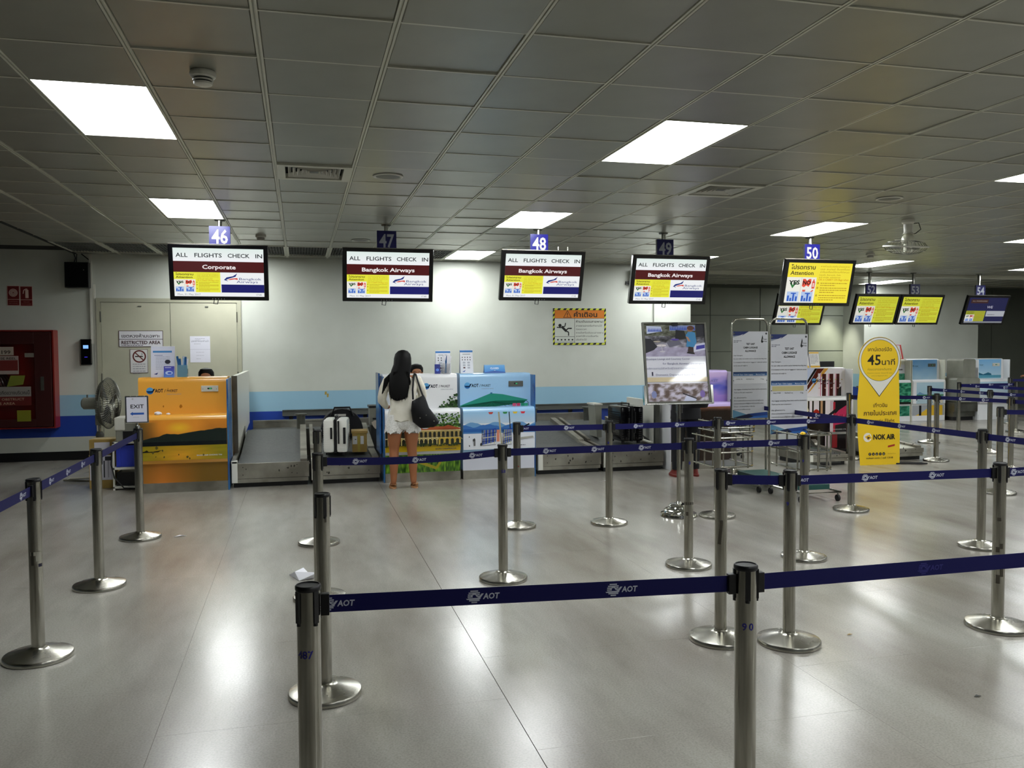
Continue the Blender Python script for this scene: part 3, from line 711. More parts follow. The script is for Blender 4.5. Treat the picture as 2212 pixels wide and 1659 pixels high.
def a_full2(A, w, h): a_attention(A, 0, 0, w, h, Y=0xdce03a)
monitor('50', 6.5, 9.85, a_full, 1, 'hanging all yellow notice screen with lit blue number sign, largest yellow one', .25, zt=2.73)
monitor('51', 9.05, 14.2, a_full2, 0, 'hanging yellow notice screen half hidden behind the largest yellow screen', .35, zt=2.59, mat='screen_dim')
monitor('52', 10.68, 14.2, a_full2, 0, 'small hanging yellow notice screen, left one of the touching far pair', .35, zt=2.6, W=.97, mat='screen_dim')
monitor('53', 11.67, 14.2, a_full2, 0, 'small hanging yellow notice screen, right one of the touching far pair', .35, zt=2.6, W=.97, mat='screen_dim')
monitor('54', 13.2, 14.2, a_we, 0, 'small hanging dark blue screen at far right', .35, zt=2.6, W=1.0, mat='screen_dim')
# orbit fan on ceiling
t = thing('ceiling_fan', 'small round cage fan hanging from the ceiling at upper right', 'fan', (6.71, 8.26, CH))
MB().lathe([(.07, 0), (.07, -.03), (.05, -.05), (.045, -.14), (.06, -.16)], n=20).build('mount', M['offwhite'], t, smooth=True)
MB().lathe([(.03, -.16), (.055, -.18), (.07, -.21), (.07, -.25), (.05, -.27)], n=20).build('motor', M['cream'], t, smooth=True)
MB().tube([(.05, 0, -.04), (.14, 0, -.03), (.17, 0, -.1), (.1, 0, -.15), (.05, 0, -.16)], .005, 6).build('cable', M['rubber'], t)
cg = MB()
tl = Matrix.Rotation(.12, 3, 'X')
def tf(pts): return [tuple(tl @ Vector(p)) for p in pts]
cg.tube(tf([(.235*math.cos(a*math.pi/18), .235*math.sin(a*math.pi/18), -.3) for a in range(37)]), .01, 8, False)
for rr, zz in ((.2, -.345), (.14, -.37), (.07, -.38), (.19, -.25), (.12, -.23)):
    cg.tube(tf([(rr*math.cos(a*math.pi/12), rr*math.sin(a*math.pi/12), zz) for a in range(25)]), .0025, 5, False)
cg.build('guard_ring', M['offwhite'], t, smooth=True)
wr = MB()
for k in range(32):
    a = k*math.pi/16; ca, sa = math.cos(a), math.sin(a)
    wr.tube(tf([(.04*ca, .04*sa, -.385), (.14*ca, .14*sa, -.372), (.21*ca, .21*sa, -.335), (.235*ca, .235*sa, -.3), (.19*ca, .19*sa, -.25), (.06*ca, .06*sa, -.225)]), .0018, 4, False)
wr.build('guard_wires', M['midgrey'], t)
for k in range(3):
    m = MB(); a0 = k*2*math.pi/3; P = []
    for r_, da, z_ in ((.05, -.3, -.3), (.19, -.35, -.29), (.2, .25, -.325), (.05, .3, -.32)): P.append(tuple(tl @ Vector((r_*math.cos(a0+da), r_*math.sin(a0+da), z_))))
    m.add(P+[(p[0], p[1], p[2]-.003) for p in P], [(0, 1, 2, 3), (7, 6, 5, 4), (0, 4, 5, 1), (1, 5, 6, 2), (2, 6, 7, 3), (3, 7, 4, 0)]).build('blade', M['midgrey'], t)
MB().lathe([(.045, -.27), (.045, -.36), (.02, -.37)], n=16).build('hub', M['cream'], t, smooth=True)
#@@PART2
# ================================================================= CHECK-IN COUNTERS
def logo_aot(A, x, y, h, dark=0x161a2c, sub=0x8a90a0):
    """airport mark: round globe with a wing stroke, then the words"""
    r = h*.95; A.ell(x+r, y+h*.45, r, r, 0x5fa4d8, 22); A.ell(x+r, y+h*.45, r*.98, r*.98, 0x2f6cae, 18, 180, 360)
    A.poly([(x, y+h*.5), (x+r*.5, y+h*.3), (x+r*1.4, y+h*.3), (x+r*1.7, y+h*.5), (x+r*1.9, y+h*.95), (x+r*2.45, y+h*1.0), (x+r*1.9, y+h*.2), (x+r*1.5, y-h*.02), (x+r*.5, y)], 0x12233c)
    A.text('AOT', x+r*2.3, y, h*.95, dark, h*2.15, 'l', .035); A.text('/', x+r*2.3+h*2.45, y, h*.85, dark, None, 'l', .01)
    A.text('PHUKET', x+r*2.3+h*3.1, y+h*.05, h*.72, dark, h*2.75, 'l', .01)
    A.text('INTERNATIONAL AIRPORT', x+r*2.3+h*3.1, y-h*.7, h*.3, sub, h*3.7)
SB = .2   # setback of the upper part
def counter(name, label, X0, X1, Y, topm, lowm, up_art, low_art, base_art=None, kick='steel_flat', zt=1.305, zl=.885, depth=.75, side='bluepanel', plate='offwhite', sides='lr'):
    W = X1-X0; t = thing(name, label, 'counter', (X0, Y, 0))
    def rounded(y0, z0, z1, yb, r=.055):
        P = [(y0, z0)]+[(y0+r-r*math.cos(a*math.pi/10), z1-r+r*math.sin(a*math.pi/10)) for a in range(6)]+[(yb, z1), (yb, z0)]
        return P
    MB().prism(rounded(SB, zl-.002, zt, depth*.72), 0, W, 'x').build('upper_panel', M[topm], t, smooth=True)
    MB().prism(rounded(0, .37, zl, depth*.7), 0, W, 'x').build('front_panel', M[lowm], t, smooth=True)
    MB().prism([(.035, .11), (.035, .33), (.01, .37), (depth*.7, .37), (depth*.7, .11)], 0, W, 'x').build('base_panel', M[lowm], t)
    MB().box(0.0, W, .02, depth*.7, 0, .11).build('kick_plate', M[kick], t)
    if 'l' in sides: MB().box(-.018, -.001, .03, depth*.72, 0, zt-.02).build('side_panel', M[side], t, bevel=.004)
    if 'r' in sides: MB().box(W+.001, W+.018, .03, depth*.72, 0, zt-.02).build('side_panel', M[side], t, bevel=.004)
    MB().box(.02, W-.02, depth*.5, depth, .7, .74).build('desk_top', M['grey'], t)
    A = Art((0, SB, zl), FX, FZ); up_art(A, W, zt-zl-.055); 
    if A.V: A.build('upper_print', t, 'printgloss')
    A = Art((0, 0, .37), FX, FZ); low_art(A, W, zl-.37-.055); A.build('front_print', t, 'printgloss')
    if base_art:
        A = Art((0, .035, .11), FX, FZ); base_art(A, W, .22); A.build('base_print', t, 'printgloss')
    if not plate: return t
    pl = MB().box(W-.29, W-.1, SB-.012, SB, zt-.17, zt-.1).build('plate', M[plate], t, bevel=.008)
    A = Art((W-.29, SB-.013, zt-.17), FX, FZ); A.rect(.07, .028, .05, .018, 0x10140f); A.rect(.09, .03, .025, .013, 0x40d080)
    A.ell(.02, .03, .004, .004, 0x444, 8); A.ell(.17, .03, .004, .004, 0x444444, 8); A.build('indicator', pl)
    return t
def scuffs(A, w, h, n, seed, col=0x3a3428, y0=0, y1=1):
    r = random.Random(seed)
    for _ in range(n):
        x, y, s_ = r.uniform(.08, .9)*w, r.uniform(y0, y1)*h, r.uniform(.006, .02)
        A.poly([(x+s_*r.uniform(.6, 1)*math.cos(a), y+s_*r.uniform(.6, 1.6)*math.sin(a)) for a in (0, .9, 1.9, 3, 4.1, 5.2)], col)
# -- 46 : sunset
def sun_up(A, w, h):
    logo_aot(A, .085, h-.115, .042); scuffs(A, w, h, 5, 4, 0xb07020, .15, .95)
def sun_low(A, w, h):
    def f(s_, t_):
        d = math.hypot((s_-.48)*1.6, (t_-.72)*1.2); g = max(0, 1-d/.55)
        if t_ > .5: c = mix((150, 90, 35), (235, 150, 50), .3+g+.6*(t_-.6)*2); c = mix(c, (250, 200, 50), max(0, 1-math.hypot((s_-.47)*3, (t_-.8)*3)/.5)); c = mix(c, (60, 62, 40), max(0, (.24-s_)*3.5)*(t_ < .93)); return c
        c = mix((140, 128, 22), (226, 158, 40), max(0, 1-math.hypot((s_-.48)*2.2, (t_-.1)*2))*1.0)
        n = nz(s_*6, t_*18)*14; return (c[0]+n, c[1]+n, c[2])
    A.paint(0, 0, w, h, 36, 28, f)
    hz = h*.40
    P = [(0, hz)]
    for k in range(25):
        s_ = k/24; z_ = .1+.16*max(0, math.sin((s_-.05)*7.5))*(s_ < .45)*.5+.27*max(0, s_-.25)**.6*(s_ > .25)*1.2+.02*nz(s_*14, 3)
        if s_ > .92: z_ -= .02
        P.append((s_*w, hz+h*z_*1.05))
    P.append((w, hz)); A.poly(P, 0x1d2723); A.rect(0, hz-h*.04, w, h*.1, 0x0c1416)
    bx, by = w*.03, h*.2
    A.poly([(bx, by), (bx+.2, by+.005), (bx+.24, by+.03), (bx+.2, by+.02), (bx+.15, by+.015), (bx+.1, by+.012), (bx+.08, by+.03), (bx+.05, by+.015), (bx-.02, by+.008)], 0x1c1808)
    A.text('BAAN SAM CHONG TAI', w*.66, h*.09, .014, 0xd8d8e0, w*.28, 'l', .02)
    scuffs(A, w, h, 9, 9, 0x5a5020, .02, .33)
def sun_base(A, w, h):
    A.paint(0, 0, w, h, 24, 8, lambda s_, t_: mix((120, 88, 26), (206, 122, 44), max(0, 1-abs(s_-.27)*2.2)*(1-t_*.35)))
counter('check_in_counter', 'orange check-in counter with a sunset picture, beneath the Corporate screen', -1.8, -.83, 10.2, 'orange', 'orange', sun_up, sun_low, sun_base, sides='r')
# -- 47 : mansion
def man_up(A, w, h):
    logo_aot(A, w*.535, h-.115, .042)
    r = random.Random(2)
    for k in range(150):
        a = r.random()**.6; x = w*(1-.28*a*r.random()); y = h*.62*(1-a)*r.random()
        s_ = r.uniform(.008, .02); A.ell(min(x, w-.01), y, s_*.8, s_*.7, (0x24401e, 0x35562a, 0x1a2c16, 0x4a6a3a)[k % 4], 6)
def man_low(A, w, h):
    A.vgrad(0, h*.5, w, h*.5, 0xe2e6ee, 0xe8ebf4)
    A.rect(0, 0, w, h*.16, 0xc8a818); A.rect(w*.82, h*.62, w*.18, h*.34, 0xdadfe6)
    for k in range(9): A.rect(w*.83, h*(.64+k*.034), w*.17, h*.012, 0x9aa2ac)
    A.paint(0, h*.62, w*.0+w, h*.1, 30, 4, lambda s_, t_: mix((30, 52, 26), (70, 100, 50), .5+nz(s_*30, t_*5, 1)*1.6))
    r = random.Random(5)
    for k in range(330):
        x = w*r.uniform(.45, .98); y = h*r.uniform(.55, 1.0)
        if x < w*(.95-.75*(1-abs(y/h-.8)*1.6)*.9)+.12: continue
        s_ = r.uniform(.006, .017); A.ell(x, y, s_, s_*.7, (0x2a4a20, 0x3c6428, 0x1c3014, 0x5c8438, 0x86a850)[k % 5], 6); A.l -= A.step*.8
    A.l += A.step
    # two-storey house with red roofs
    A.poly([(0, h*.6), (w*.55, h*.6), (w*.62, h*.66), (w*.9, h*.645), (w, h*.6), (w, h*.57), (0, h*.54)], 0xb05a34)
    A.rect(0, h*.16, w, h*.4, 0x2a2c20); A.rect(w*.36, h*.38, w*.64, h*.17, 0xb8a060); A.rect(0, h*.34, w, h*.025, 0xe0cf98); A.rect(0, h*.545, w, h*.02, 0xe0cf98)
    for k in range(17):
        x = w*(.03+k*.0585); A.rect(x, h*.17, w*.012, h*.2, 0xe4cf80); A.rect(x-w*.006, h*.36, w*.024, h*.012, 0xf0e4b0)
        A.rect(x+w*.016, h*.385, w*.034, h*.11, 0x2a2a20); A.ell(x+w*.033, h*.495, w*.017, h*.025, 0x2a2a20, 10, 0, 180)
        A.ring(x+w*.033, h*.3, w*.016, w*.022, 0xe8d890, 10, 1, 0, 180)
    A.rect(w*.7, h*.17, w*.3, h*.19, 0xc8aa48)
    for k in range(4): A.rect(w*(.725+k*.07), h*.17, w*.042, h*.13, 0x25281e); A.ell(w*(.746+k*.07), h*.3, w*.021, h*.03, 0x25281e, 12, 0, 180)
    A.poly([(w*.68, h*.6), (w*.83, h*.69), (w, h*.6)], 0xa8502e); A.poly([(w*.36, h*.6), (w*.43, h*.66), (w*.5, h*.6)], 0xa8502e)
    for k in range(70):
        A.ell(w*r.random(), h*r.uniform(.15, .21), r.uniform(.008, .02), .011, (0x1e2c16, 0x34441e, 0x555c20)[k % 3], 6); A.l -= A.step*.8
    A.l += A.step
    A.text('BAAN CHINPRACHA', w*.66, h*.045, .016, 0x26304a, w*.28, 'l', .02)
def man_base(A, w, h):
    A.paint(0, 0, w, h, 90, 14, lambda s_, t_: mix((30, 66, 16), (120, 164, 40), .45+nz(s_*55, t_*3, 2)*1.3+.2*t_))
    A.line(w*.42, h*.62, w*.68, h*.2, .035, 0x9a9020); A.line(w*.68, h*.2, w*.74, h*.6, .03, 0x9a9020)
counter('check_in_counter', 'white check-in counter with a yellow mansion picture, behind the standing woman', .98, 1.9, 10.2, 'white', 'white', man_up, man_low, man_base, plate=None, sides='l')
# -- 48 : beach umbrella
def bea_up(A, w, h):
    logo_aot(A, .055, h-.115, .042)
    G, D = 0x2a8a74, 0x115a44
    A.poly([(0, h*.05), (w*.43, h*.46), (w*.6, h*.42), (w*.96, h*.22), (w*.93, h*.17), (w*.5, h*.15), (0, 0)], G)
    A.poly([(0, h*.0), (w*.04, h*.06), (w*.5, h*.2), (w*.94, h*.19), (w*.9, h*.1), (w*.5, .0), (0, 0)], D)
    for k in range(11): A.line(w*.45, h*.17, w*(.02+k*.09), h*.01, .004, 0x0a3a2e)
    A.rect(w*.425, h*.44, .025, .018, 0x2f6a94); A.path([(w*.93, h*.2), (w*.965, h*.12), (w*.97, 0)], .006, 0x2b3c4c)
    for x, c in ((.74, 0xd05070), (.8, 0xc84060), (.86, 0x2a8a6a), (.91, 0x39a37c)): A.rect(w*x, 0, w*.05, h*.1, c)
def bea_low(A, w, h):
    A.rect(0, 0, w, h, 0xdcdfe6); A.vgrad(0, h*.7, w, h*.3, 0xb8cce0, 0x9cc8ea)
    P = [(0, h*.5)]+[(w*k/30, h*(.62+.11*abs(math.sin(k*.33+.3))+.02*nz(k*.5, 2))) for k in range(31)]+[(w, h*.5)]
    A.poly(P, 0x6a9ac8); P = [(0, h*.5)]+[(w*k/30, h*(.58+.09*abs(math.sin(k*.28+1.9))+.02*nz(k*.6, 7))) for k in range(31)]+[(w, h*.5)]
    A.poly(P, 0x3a6eb4); A.rect(0, h*.455, w, h*.1, 0x2a5ea4); A.rect(0, h*.43, w, h*.04, 0x4a7eb8)
    for x, c in ((.38, 0xc04a40), (.58, 0x3c8a50), (.72, 0xe0c040), (.83, 0xd83a48)): A.poly([(w*(x-.035), h), (w*(x+.035), h), (w*(x+.02), h*.945), (w*(x-.02), h*.945)], c)
    A.line(w*.49, h, w*.53, h*.1, .02, 0xa8a084); A.line(w*.635, h, w*.655, h*.45, .012, 0x2a3038)
    def chair(x0, x1):
        A.poly([(w*x0, h*.12), (w*x1, h*.2), (w*(x1), h*.56), (w*(x0+.02), h*.5)], 0x1f3f9c)
        for k in range(4): q = x0+(x1-x0)*(k+.5)/4; A.line(w*q, h*.14, w*(q+.005), h*.52, .006, 0xb8bc60); A.line(w*(q+.018), h*.15, w*(q+.02), h*.52, .0025, 0xc0ccd8)
        for k in range(3): A.line(w*x0, h*(.2+k*.1), w*x1, h*(.25+k*.1), .007, 0x0e1e58)
        A.line(w*(x0-.015), h*.3, w*x1, h*.34, .009, 0xc8c8b8); A.line(w*(x0-.005), h*.1, w*(x0+.0), h*.52, .008, 0x2a2a2a); A.line(w*(x0), h*.1, w*x1, h*.12, .006, 0x2a2a2a)
    chair(.26, .45); chair(.55, .67)
    A.poly([(w*.46, h*.2), (w*.5, h*.2), (w*.5, h*.52), (w*.46, h*.52)], 0xd88a70); A.poly([(w*.78, h*.24), (w*.98, h*.28), (w*.97, h*.33), (w*.8, h*.3)], 0xa8a89e)
    A.poly([(w*.14, h*.1), (w*.165, h*.1), (w*.165, h*.27), (w*.14, h*.27)], 0x6a6a6c); scuffs(A, w*.3, h, 4, 8, 0x3a3a3c, .1, .35); A.line(w*.8, h*.55, w*.92, h*.66, .018, 0x202830)
    A.lines(w*.72, h*.08, w*.26, 1, .02, .008, 0x4a4e58)
def bea_base(A, w, h): A.rect(0, 0, w, h, 0xcfd1dc)
counter('check_in_counter', 'pale blue check-in counter with a green parasol beach picture and a closed sign', 1.935, 2.85, 10.2, 'skyblue', 'skyblue', bea_up, bea_low, bea_base, plate='midgrey', sides='r')
# -- 49 : lilac
def lil_up(A, w, h):
    A.paint(0, 0, w, h+.03, 30, 20, lambda s_, t_: mix(mix((150, 120, 190), (200, 176, 216), t_), (84, 92, 186), max(0, 1-math.hypot((s_-.95)*2, (t_-.5)*3)+nz(s_*7, t_*8)*.5)))
    A.text('PHUKET', w*.62, h*.72, .032, 0x6a608a, .2); A.text('INTERNATIONAL AIRPORT', w*.62, h*.63, .014, 0x8a84a0, .28)
def lil_low(A, w, h): A.paint(0, 0, w, h, 24, 20, lambda s_, t_: mix((30, 20, 12), (190, 130, 100), max(0, (t_-.88)*6)+max(0, nz(s_*9, t_*9))*.12))
counter('check_in_counter', 'lilac check-in counter mostly hidden behind the lounge poster stand', 4.72, 5.62, 10.2, 'lilac', 'lilac', lil_up, lil_low, lambda A, w, h: A.rect(0, 0, w, h, 0x2a1c14), side='white', plate=None)
# -- 50 : arcade
def arc_up(A, w, h):
    H2 = h+.045
    A.rect(0, 0, w, H2, 0xe8e4ea); A.poly([(0, 0), (w*.09, 0), (w*.42, H2), (0, H2)], 0xc6d2ec); A.poly([(w*.09, 0), (w*.13, 0), (w*.47, H2), (w*.42, H2)], 0x14141a)
    A.poly([(w*.2, h*.15), (w*.3, h*.3), (w*.6, H2), (w*.47, H2)], 0x5a2218); A.poly([(w*.28, h*.12), (w*.33, h*.2), (w*.68, H2), (w*.6, H2)], 0xd8a040)
    for x in (.56, .7, .82): A.rect(w*x, 0, w*.075, h*.9, 0x4a1c16)
    for x in (.48, .635, .775): A.rect(w*x, 0, w*.06, h*.92, 0xece0e6); A.rect(w*(x+.045), 0, w*.012, h*.9, 0xd8688c)
    for k in range(14): A.poly([(w*(.4+.04*k), h*(.5+.2*math.sin(k*2.1))), (w*(.44+.04*k), h*(.53+.2*math.sin(k*2.1))), (w*(.43+.04*k), h*(.47+.2*math.sin(k*2.1)))], (0x6a2a20, 0xc8b070, 0xe0a8a0)[k % 3])
    A.poly([(w*.86, 0), (w*.93, 0), (w*.93, h*.4), (w*.88, h*.3)], 0x2a2420); A.rect(w*.95, 0, w*.05, H2, 0xf0eff4)
    logo_aot(A, w*.36, h*.58, .038)
def arc_low(A, w, h):
    A.rect(0, 0, w, h, 0x151014)
    for x, c, ww in ((.02, 0xe8e0d0, .12), (.17, 0xf0e4ea, .05), (.25, 0xe8e0e8, .1), (.38, 0xc8a078, .04), (.47, 0xf0e8ee, .09)): A.rect(w*x, h*.3, w*ww, h*.7, c)
    A.rect(w*.56, 0, w*.07, h, 0xd8c8d0); A.rect(w*.62, 0, w*.04, h*.95, 0xc02a3a)
    A.poly([(w*.62, h*.5), (w*.88, h*.95), (w*.9, h*.6), (w*.93, h*.3), (w*.62, h*.2)], 0xd03060); A.poly([(w*.5, h*.45), (w*.52, h*.55), (w*.86, h*1.0), (w*.93, h*.9)], 0x15131a)
    A.poly([(w*.02, h*.75), (w*.1, h*.95), (w*.16, h*.7), (w*.1, h*.5)], 0xe8dfc0); A.ell(w*.3, h*.62, .05, .052, 0xb02a22, 18)
    for k in range(26): A.line(w*(.05+.034*k), h*(.3+.2*nz(k, 1)), w*(.08+.034*k), h*(.55+.4*nz(k, 4)), .006, (0x151015, 0xd86080, 0x5a1c1c)[k % 3])
    A.rect(w*.93, 0, w*.07, h, 0xe8e8ee); A.text('DIVERSIFIED STREET', w*.62, h*.06, .018, 0xc8c8c8, w*.3)
def arc_base(A, w, h):
    A.rect(0, 0, w, h, 0x120c10); A.rect(w*.5, 0, w*.12, h, 0xcfc0c8); A.rect(w*.63, h*.1, w*.1, h*.9, 0x8a2028)
counter('check_in_counter', 'white check-in counter with a red arcade street picture, right of the luggage test boards', 7.0, 7.87, 10.8, 'white', 'white', arc_up, arc_low, arc_base, side='white', kick='black', plate=None)
# -- far counters
def far_sky(A, w, h): A.paint(0, 0, w*.93, h+.04, 14, 14, lambda s_, t_: mix((176, 208, 226), (112, 168, 222), t_+nz(s_*4, t_*4)*.2)); logo_aot(A, w*.05, h*.72, .03)
def far_low(A, w, h):
    A.paint(w*.1, 0, w*.84, h, 16, 20, lambda s_, t_: (168, 190, 200) if t_ < .33 else mix((156, 190, 204), (176, 204, 218), (t_-.4)*2)); A.rect(w*.1, h*.36, w*.84, h*.06, 0x3c7a44)
    A.poly([(w*.1, h*.42), (w*.2, h*.55), (w*.34, h*.45), (w*.5, h*.42)], 0x6a94b4); A.rect(w*.6, h*.02, w*.32, h*.2, 0xcfc8b4); scuffs(A, w, h, 6, 12, 0x3a3a48, .05, .25)
def far_base(A, w, h): A.rect(0, 0, w, h, 0x9a9da0); A.poly([(w*.1, 0), (w*.3, h*.3), (w*.62, h), (w*.95, h), (w*.95, 0)], 0xd8b030); A.rect(w*.22, 0, w*.07, h*1.0, 0x101012)
counter('check_in_counter', 'far pale blue check-in counter with yellow sand base, right of the yellow board', 12.78, 13.6, 15.5, 'white', 'white', far_sky, far_low, far_base, side='cream', kick='white', zt=1.33, plate='midgrey')
def gr_up(A, w, h):
    A.paint(w*.3, -.0, w*.7, h*.35, 14, 10, lambda s_, t_: mix((20, 90, 70), (90, 180, 140), .5+nz(s_*9, t_*9, 3)))
    A.rect(w*.3, h*.35, w*.7, h*.5, 0xd8d8dc); A.text('NO', w*.55, h*.66, .05, 0x14140f, .09, 'c', .03); A.text('LUGGAGE CHECKED', w*.64, h*.53, .03, 0x14140f, w*.6, 'c', .03); A.ring(w*.6, h*.42, .03, .036, 0x14140f); A.rect(w*.56, h*.405, .04, .025, 0x14140f)
def gr_low(A, w, h): A.paint(0, 0, w, h, 26, 22, lambda s_, t_: mix((16, 84, 62), (84, 172, 132), .5+nz(s_*11, t_*12, 4)*1.4)); A.rect(0, 0, w, h*.1, 0x101210)
def gr_base(A, w, h): A.paint(0, 0, w, h, 20, 8, lambda s_, t_: mix((16, 84, 62), (70, 150, 120), .5+nz(s_*11, t_*12, 9)*1.4))
counter('check_in_counter', 'far white counter with green sea picture and no luggage notice, behind the yellow board', 11.9, 12.72, 15.5, 'cream', 'white', gr_up, gr_low, gr_base, side='cream', kick='white', zt=1.33)
def mt_up(A, w, h):
    A.paint(0, 0, w*.93, h+.04, 14, 14, lambda s_, t_: mix((196, 222, 232), (124, 180, 226), t_)); logo_aot(A, w*.04, h*.75, .03)
    A.poly([(0, h*.18), (0, h*.62), (w*.1, h*.52), (w*.22, h*.34), (w*.34, h*.26), (w*.5, h*.36), (w*.6, h*.3), (w*.62, h*.18)], 0x2f6a86); A.rect(0, h*.05, w*.93, h*.16, 0x5aa0b8)
def mt_low(A, w, h): A.paint(0, 0, w, h, 14, 14, lambda s_, t_: mix((200, 190, 186), (180, 210, 226), t_*1.3+nz(s_*5, t_*9)*.3))
counter('check_in_counter', 'far pale blue check-in counter with a sea and mountain picture at the right', 14.3, 15.1, 15.3, 'white', 'white', mt_up, mt_low, None, side='white', kick='white', zt=1.33)
# grey end cabinet left of the far mountain counter
t = thing('end_cabinet', 'grey stepped cabinet beside the far mountain picture counter', 'cabinet', (13.66, 15.25, 0))
def rr(x0, x1, z0, z1, r=.05, n=4):
    P = []
    for cx, cz, a0 in ((x1-r, z1-r, 0), (x0+r, z1-r, 90), (x0+r, z0+r, 180), (x1-r, z0+r, 270)):
        for k in range(n+1): a = math.radians(a0+90*k/n); P.append((cx+r*math.cos(a), cz+r*math.sin(a)))
    return P
MB().prism(rr(0, .6, .4, .92), 0, .5, 'y').build('lower_panel', M['grey'], t, smooth=True)
MB().prism(rr(.18, .5, .85, 1.33), .02, .5, 'y').build('upper_panel', M['grey'], t, smooth=True)
MB().box(.0, .6, .05, .5, .19, .4).box(.0, .55, .08, .5, .08, .19).build('steel_base', M['steel_dark'], t, bevel=.006)
MB().box(.02, .52, .1, .45, 0, .08).build('plinth', M['black'], t)
def crt(name, label, x, y, z, w=.36, h=.3, rz=0):
    t = thing(name, label, 'monitor', (x, y, z), rz)
    MB().box(-w/2, w/2, -.02, .02, .1, .1+h).build('screen_case', M['black'], t, bevel=.008)
    MB().box(-.03, .03, .02, .05, 0, .2).build('stand', M['darkgrey'], t); MB().box(-.1, .1, -.06, .1, 0, .015).build('foot', M['darkgrey'], t); return t
crt('desk_monitor', 'black desk monitor behind the far grey stepped cabinet', 13.8, 16.05, .92, .3, .26)
t = thing('desk', 'pale desk behind the far grey stepped cabinet', 'desk', (13.66, 15.8, 0))
MB().box(0, .6, 0, .5, .88, .92).build('desk_top', M['cream'], t)
for x in (.02, .54): MB().box(x, x+.04, .03, .47, 0, .88).build('leg', M['cream'], t)
crt('desk_monitor', 'large black desk monitor behind the arcade picture counter', 8.2, 12.0, .76, .36, .52)
crt('desk_monitor', 'low black desk monitor behind the arcade picture counter, left of the larger one', 7.85, 12.0, .76, .34, .4)
t = thing('desk', 'low desk behind the arcade picture counter', 'desk', (7.5, 11.75, 0))
MB().box(0, 1.0, 0, .5, .72, .76).build('desk_top', M['grey'], t)
for x in (.02, .94): MB().box(x, x+.04, .03, .47, 0, .72).build('leg', M['grey'], t)
def chair(x, y, rz, label):
    t = thing('office_chair', label, 'chair', (x, y, 0), rz)
    MB().box(-.23, .23, -.23, .23, .44, .52).build('seat', M['blackcloth'], t, bevel=.03)
    MB().box(-.22, .22, .2, .27, .58, 1.22).build('backrest', M['blackcloth'], t, bevel=.03)
    MB().tube([(0, .24, .46), (0, .26, .65)], .02).build('back_post', M['black'], t)
    MB().tube([(0, 0, .1), (0, 0, .45)], .028).build('column', M['black'], t)
    for k in range(5):
        a = k*math.tau/5; l = MB().tube([(0, 0, .11), (.27*math.cos(a), .27*math.sin(a), .07)], [.02, .014]).build('leg', M['black'], t)
        MB().lathe([(.024, -.024), (.028, 0), (.024, .024)], n=10).build('caster', M['rubber'], l).location = (.27*math.cos(a), .27*math.sin(a), .028)
    return t
chair(6.05, 11.25, .3, 'black office chair with tall backrest, behind the left luggage test board')

# ================================================================= CONVEYORS
def conveyor(X0, X1, label, Y=10.33, sidebox=True, zf=.285, y1=12.3, zr=.5, belt='beltdark'):
    W = X1-X0; t = thing('baggage_conveyor', label, 'conveyor', (X0, Y, 0)); D = y1-Y
    MB().box(.0, W, 0, .03, .105, zf).build('front_plate', M['steel_flat'], t, bevel=.002)
    MB().box(.0, W-.01, .005, .03, .055, .1).build('lower_plate', M['steel_flat'], t, bevel=.002)
    MB().box(.02, W-.02, .06, D, .0, .06).build('plinth', M['black'], t)
    MB().box(.005, .07, -.012, .0, .06, zf+.03).box(.0, .07, -.012, .06, zf, zf+.035).build('corner_cap', M['whitemetal'], t, bevel=.006)
    # belts: flat weighing belt, then the rising belt
    b1 = .62
    MB().prism([(.03, zf-.12), (.03, zf-.01), (.05, zf), (b1, zf+.035), (b1, zf-.12)], .07, W-.1, 'x').build('weighing_belt', M[belt], t)
    MB().prism([(b1+.02, zf-.12), (b1+.02, zf+.03), (D, zr), (D, zf-.12)], .07, W-.1, 'x').build('feed_belt', M[belt], t)
    MB().prism([(.03, .06), (.03, zf+.03), (b1, zf+.06), (b1+.02, zf+.085), (D, zr+.06), (D, .06)], 0.0, .045, 'x').build('side_rail', M['steel_flat'], t)
    MB().prism([(.03, .06), (.03, zf+.03), (b1, zf+.06), (b1+.02, zf+.085), (D, zr+.06), (D, .06)], W-.1, W-.02, 'x').build('side_rail', M['steel_flat'], t)
    A = Art((0, -.001, 0), FX, FZ)
    for x, z in ((.13, .15), (.13, .24), (W-.14, .15), (W-.14, .25)): A.ell(x, z, .006, .006, 0x2a2824, 8)
    r = random.Random(int(X0*100)+500)
    for k in range(6):
        x, z, s_ = r.uniform(.15, W-.15), r.uniform(.13, .24), r.uniform(.006, .017)
        A.poly([(x+s_*r.uniform(.5, 1.2)*math.cos(a), z+s_*r.uniform(.5, 1.7)*math.sin(a)) for a in (0, .9, 1.9, 3, 4.1, 5.2)], 0x35322c)
    A.build('rivets_and_scuffs', t)
    return t
conveyor(-.8, .085, 'empty steel and grey rubber baggage conveyor right of the orange counter')
conveyor(.11, .93, 'steel baggage conveyor carrying the white suitcase')
conveyor(2.92, 3.78, 'steel baggage conveyor right of the pale blue parasol counter')
conveyor(3.81, 4.66, 'steel baggage conveyor carrying the black suitcase')
conveyor(6.62, 7.24, 'low black baggage conveyor left of the yellow board', Y=10.02, zf=.15, zr=.22, y1=10.75)
conveyor(8.0, 8.6, 'low steel baggage conveyor right of the yellow board', Y=10.2, zf=.17, zr=.2, y1=11.7, belt='cream')
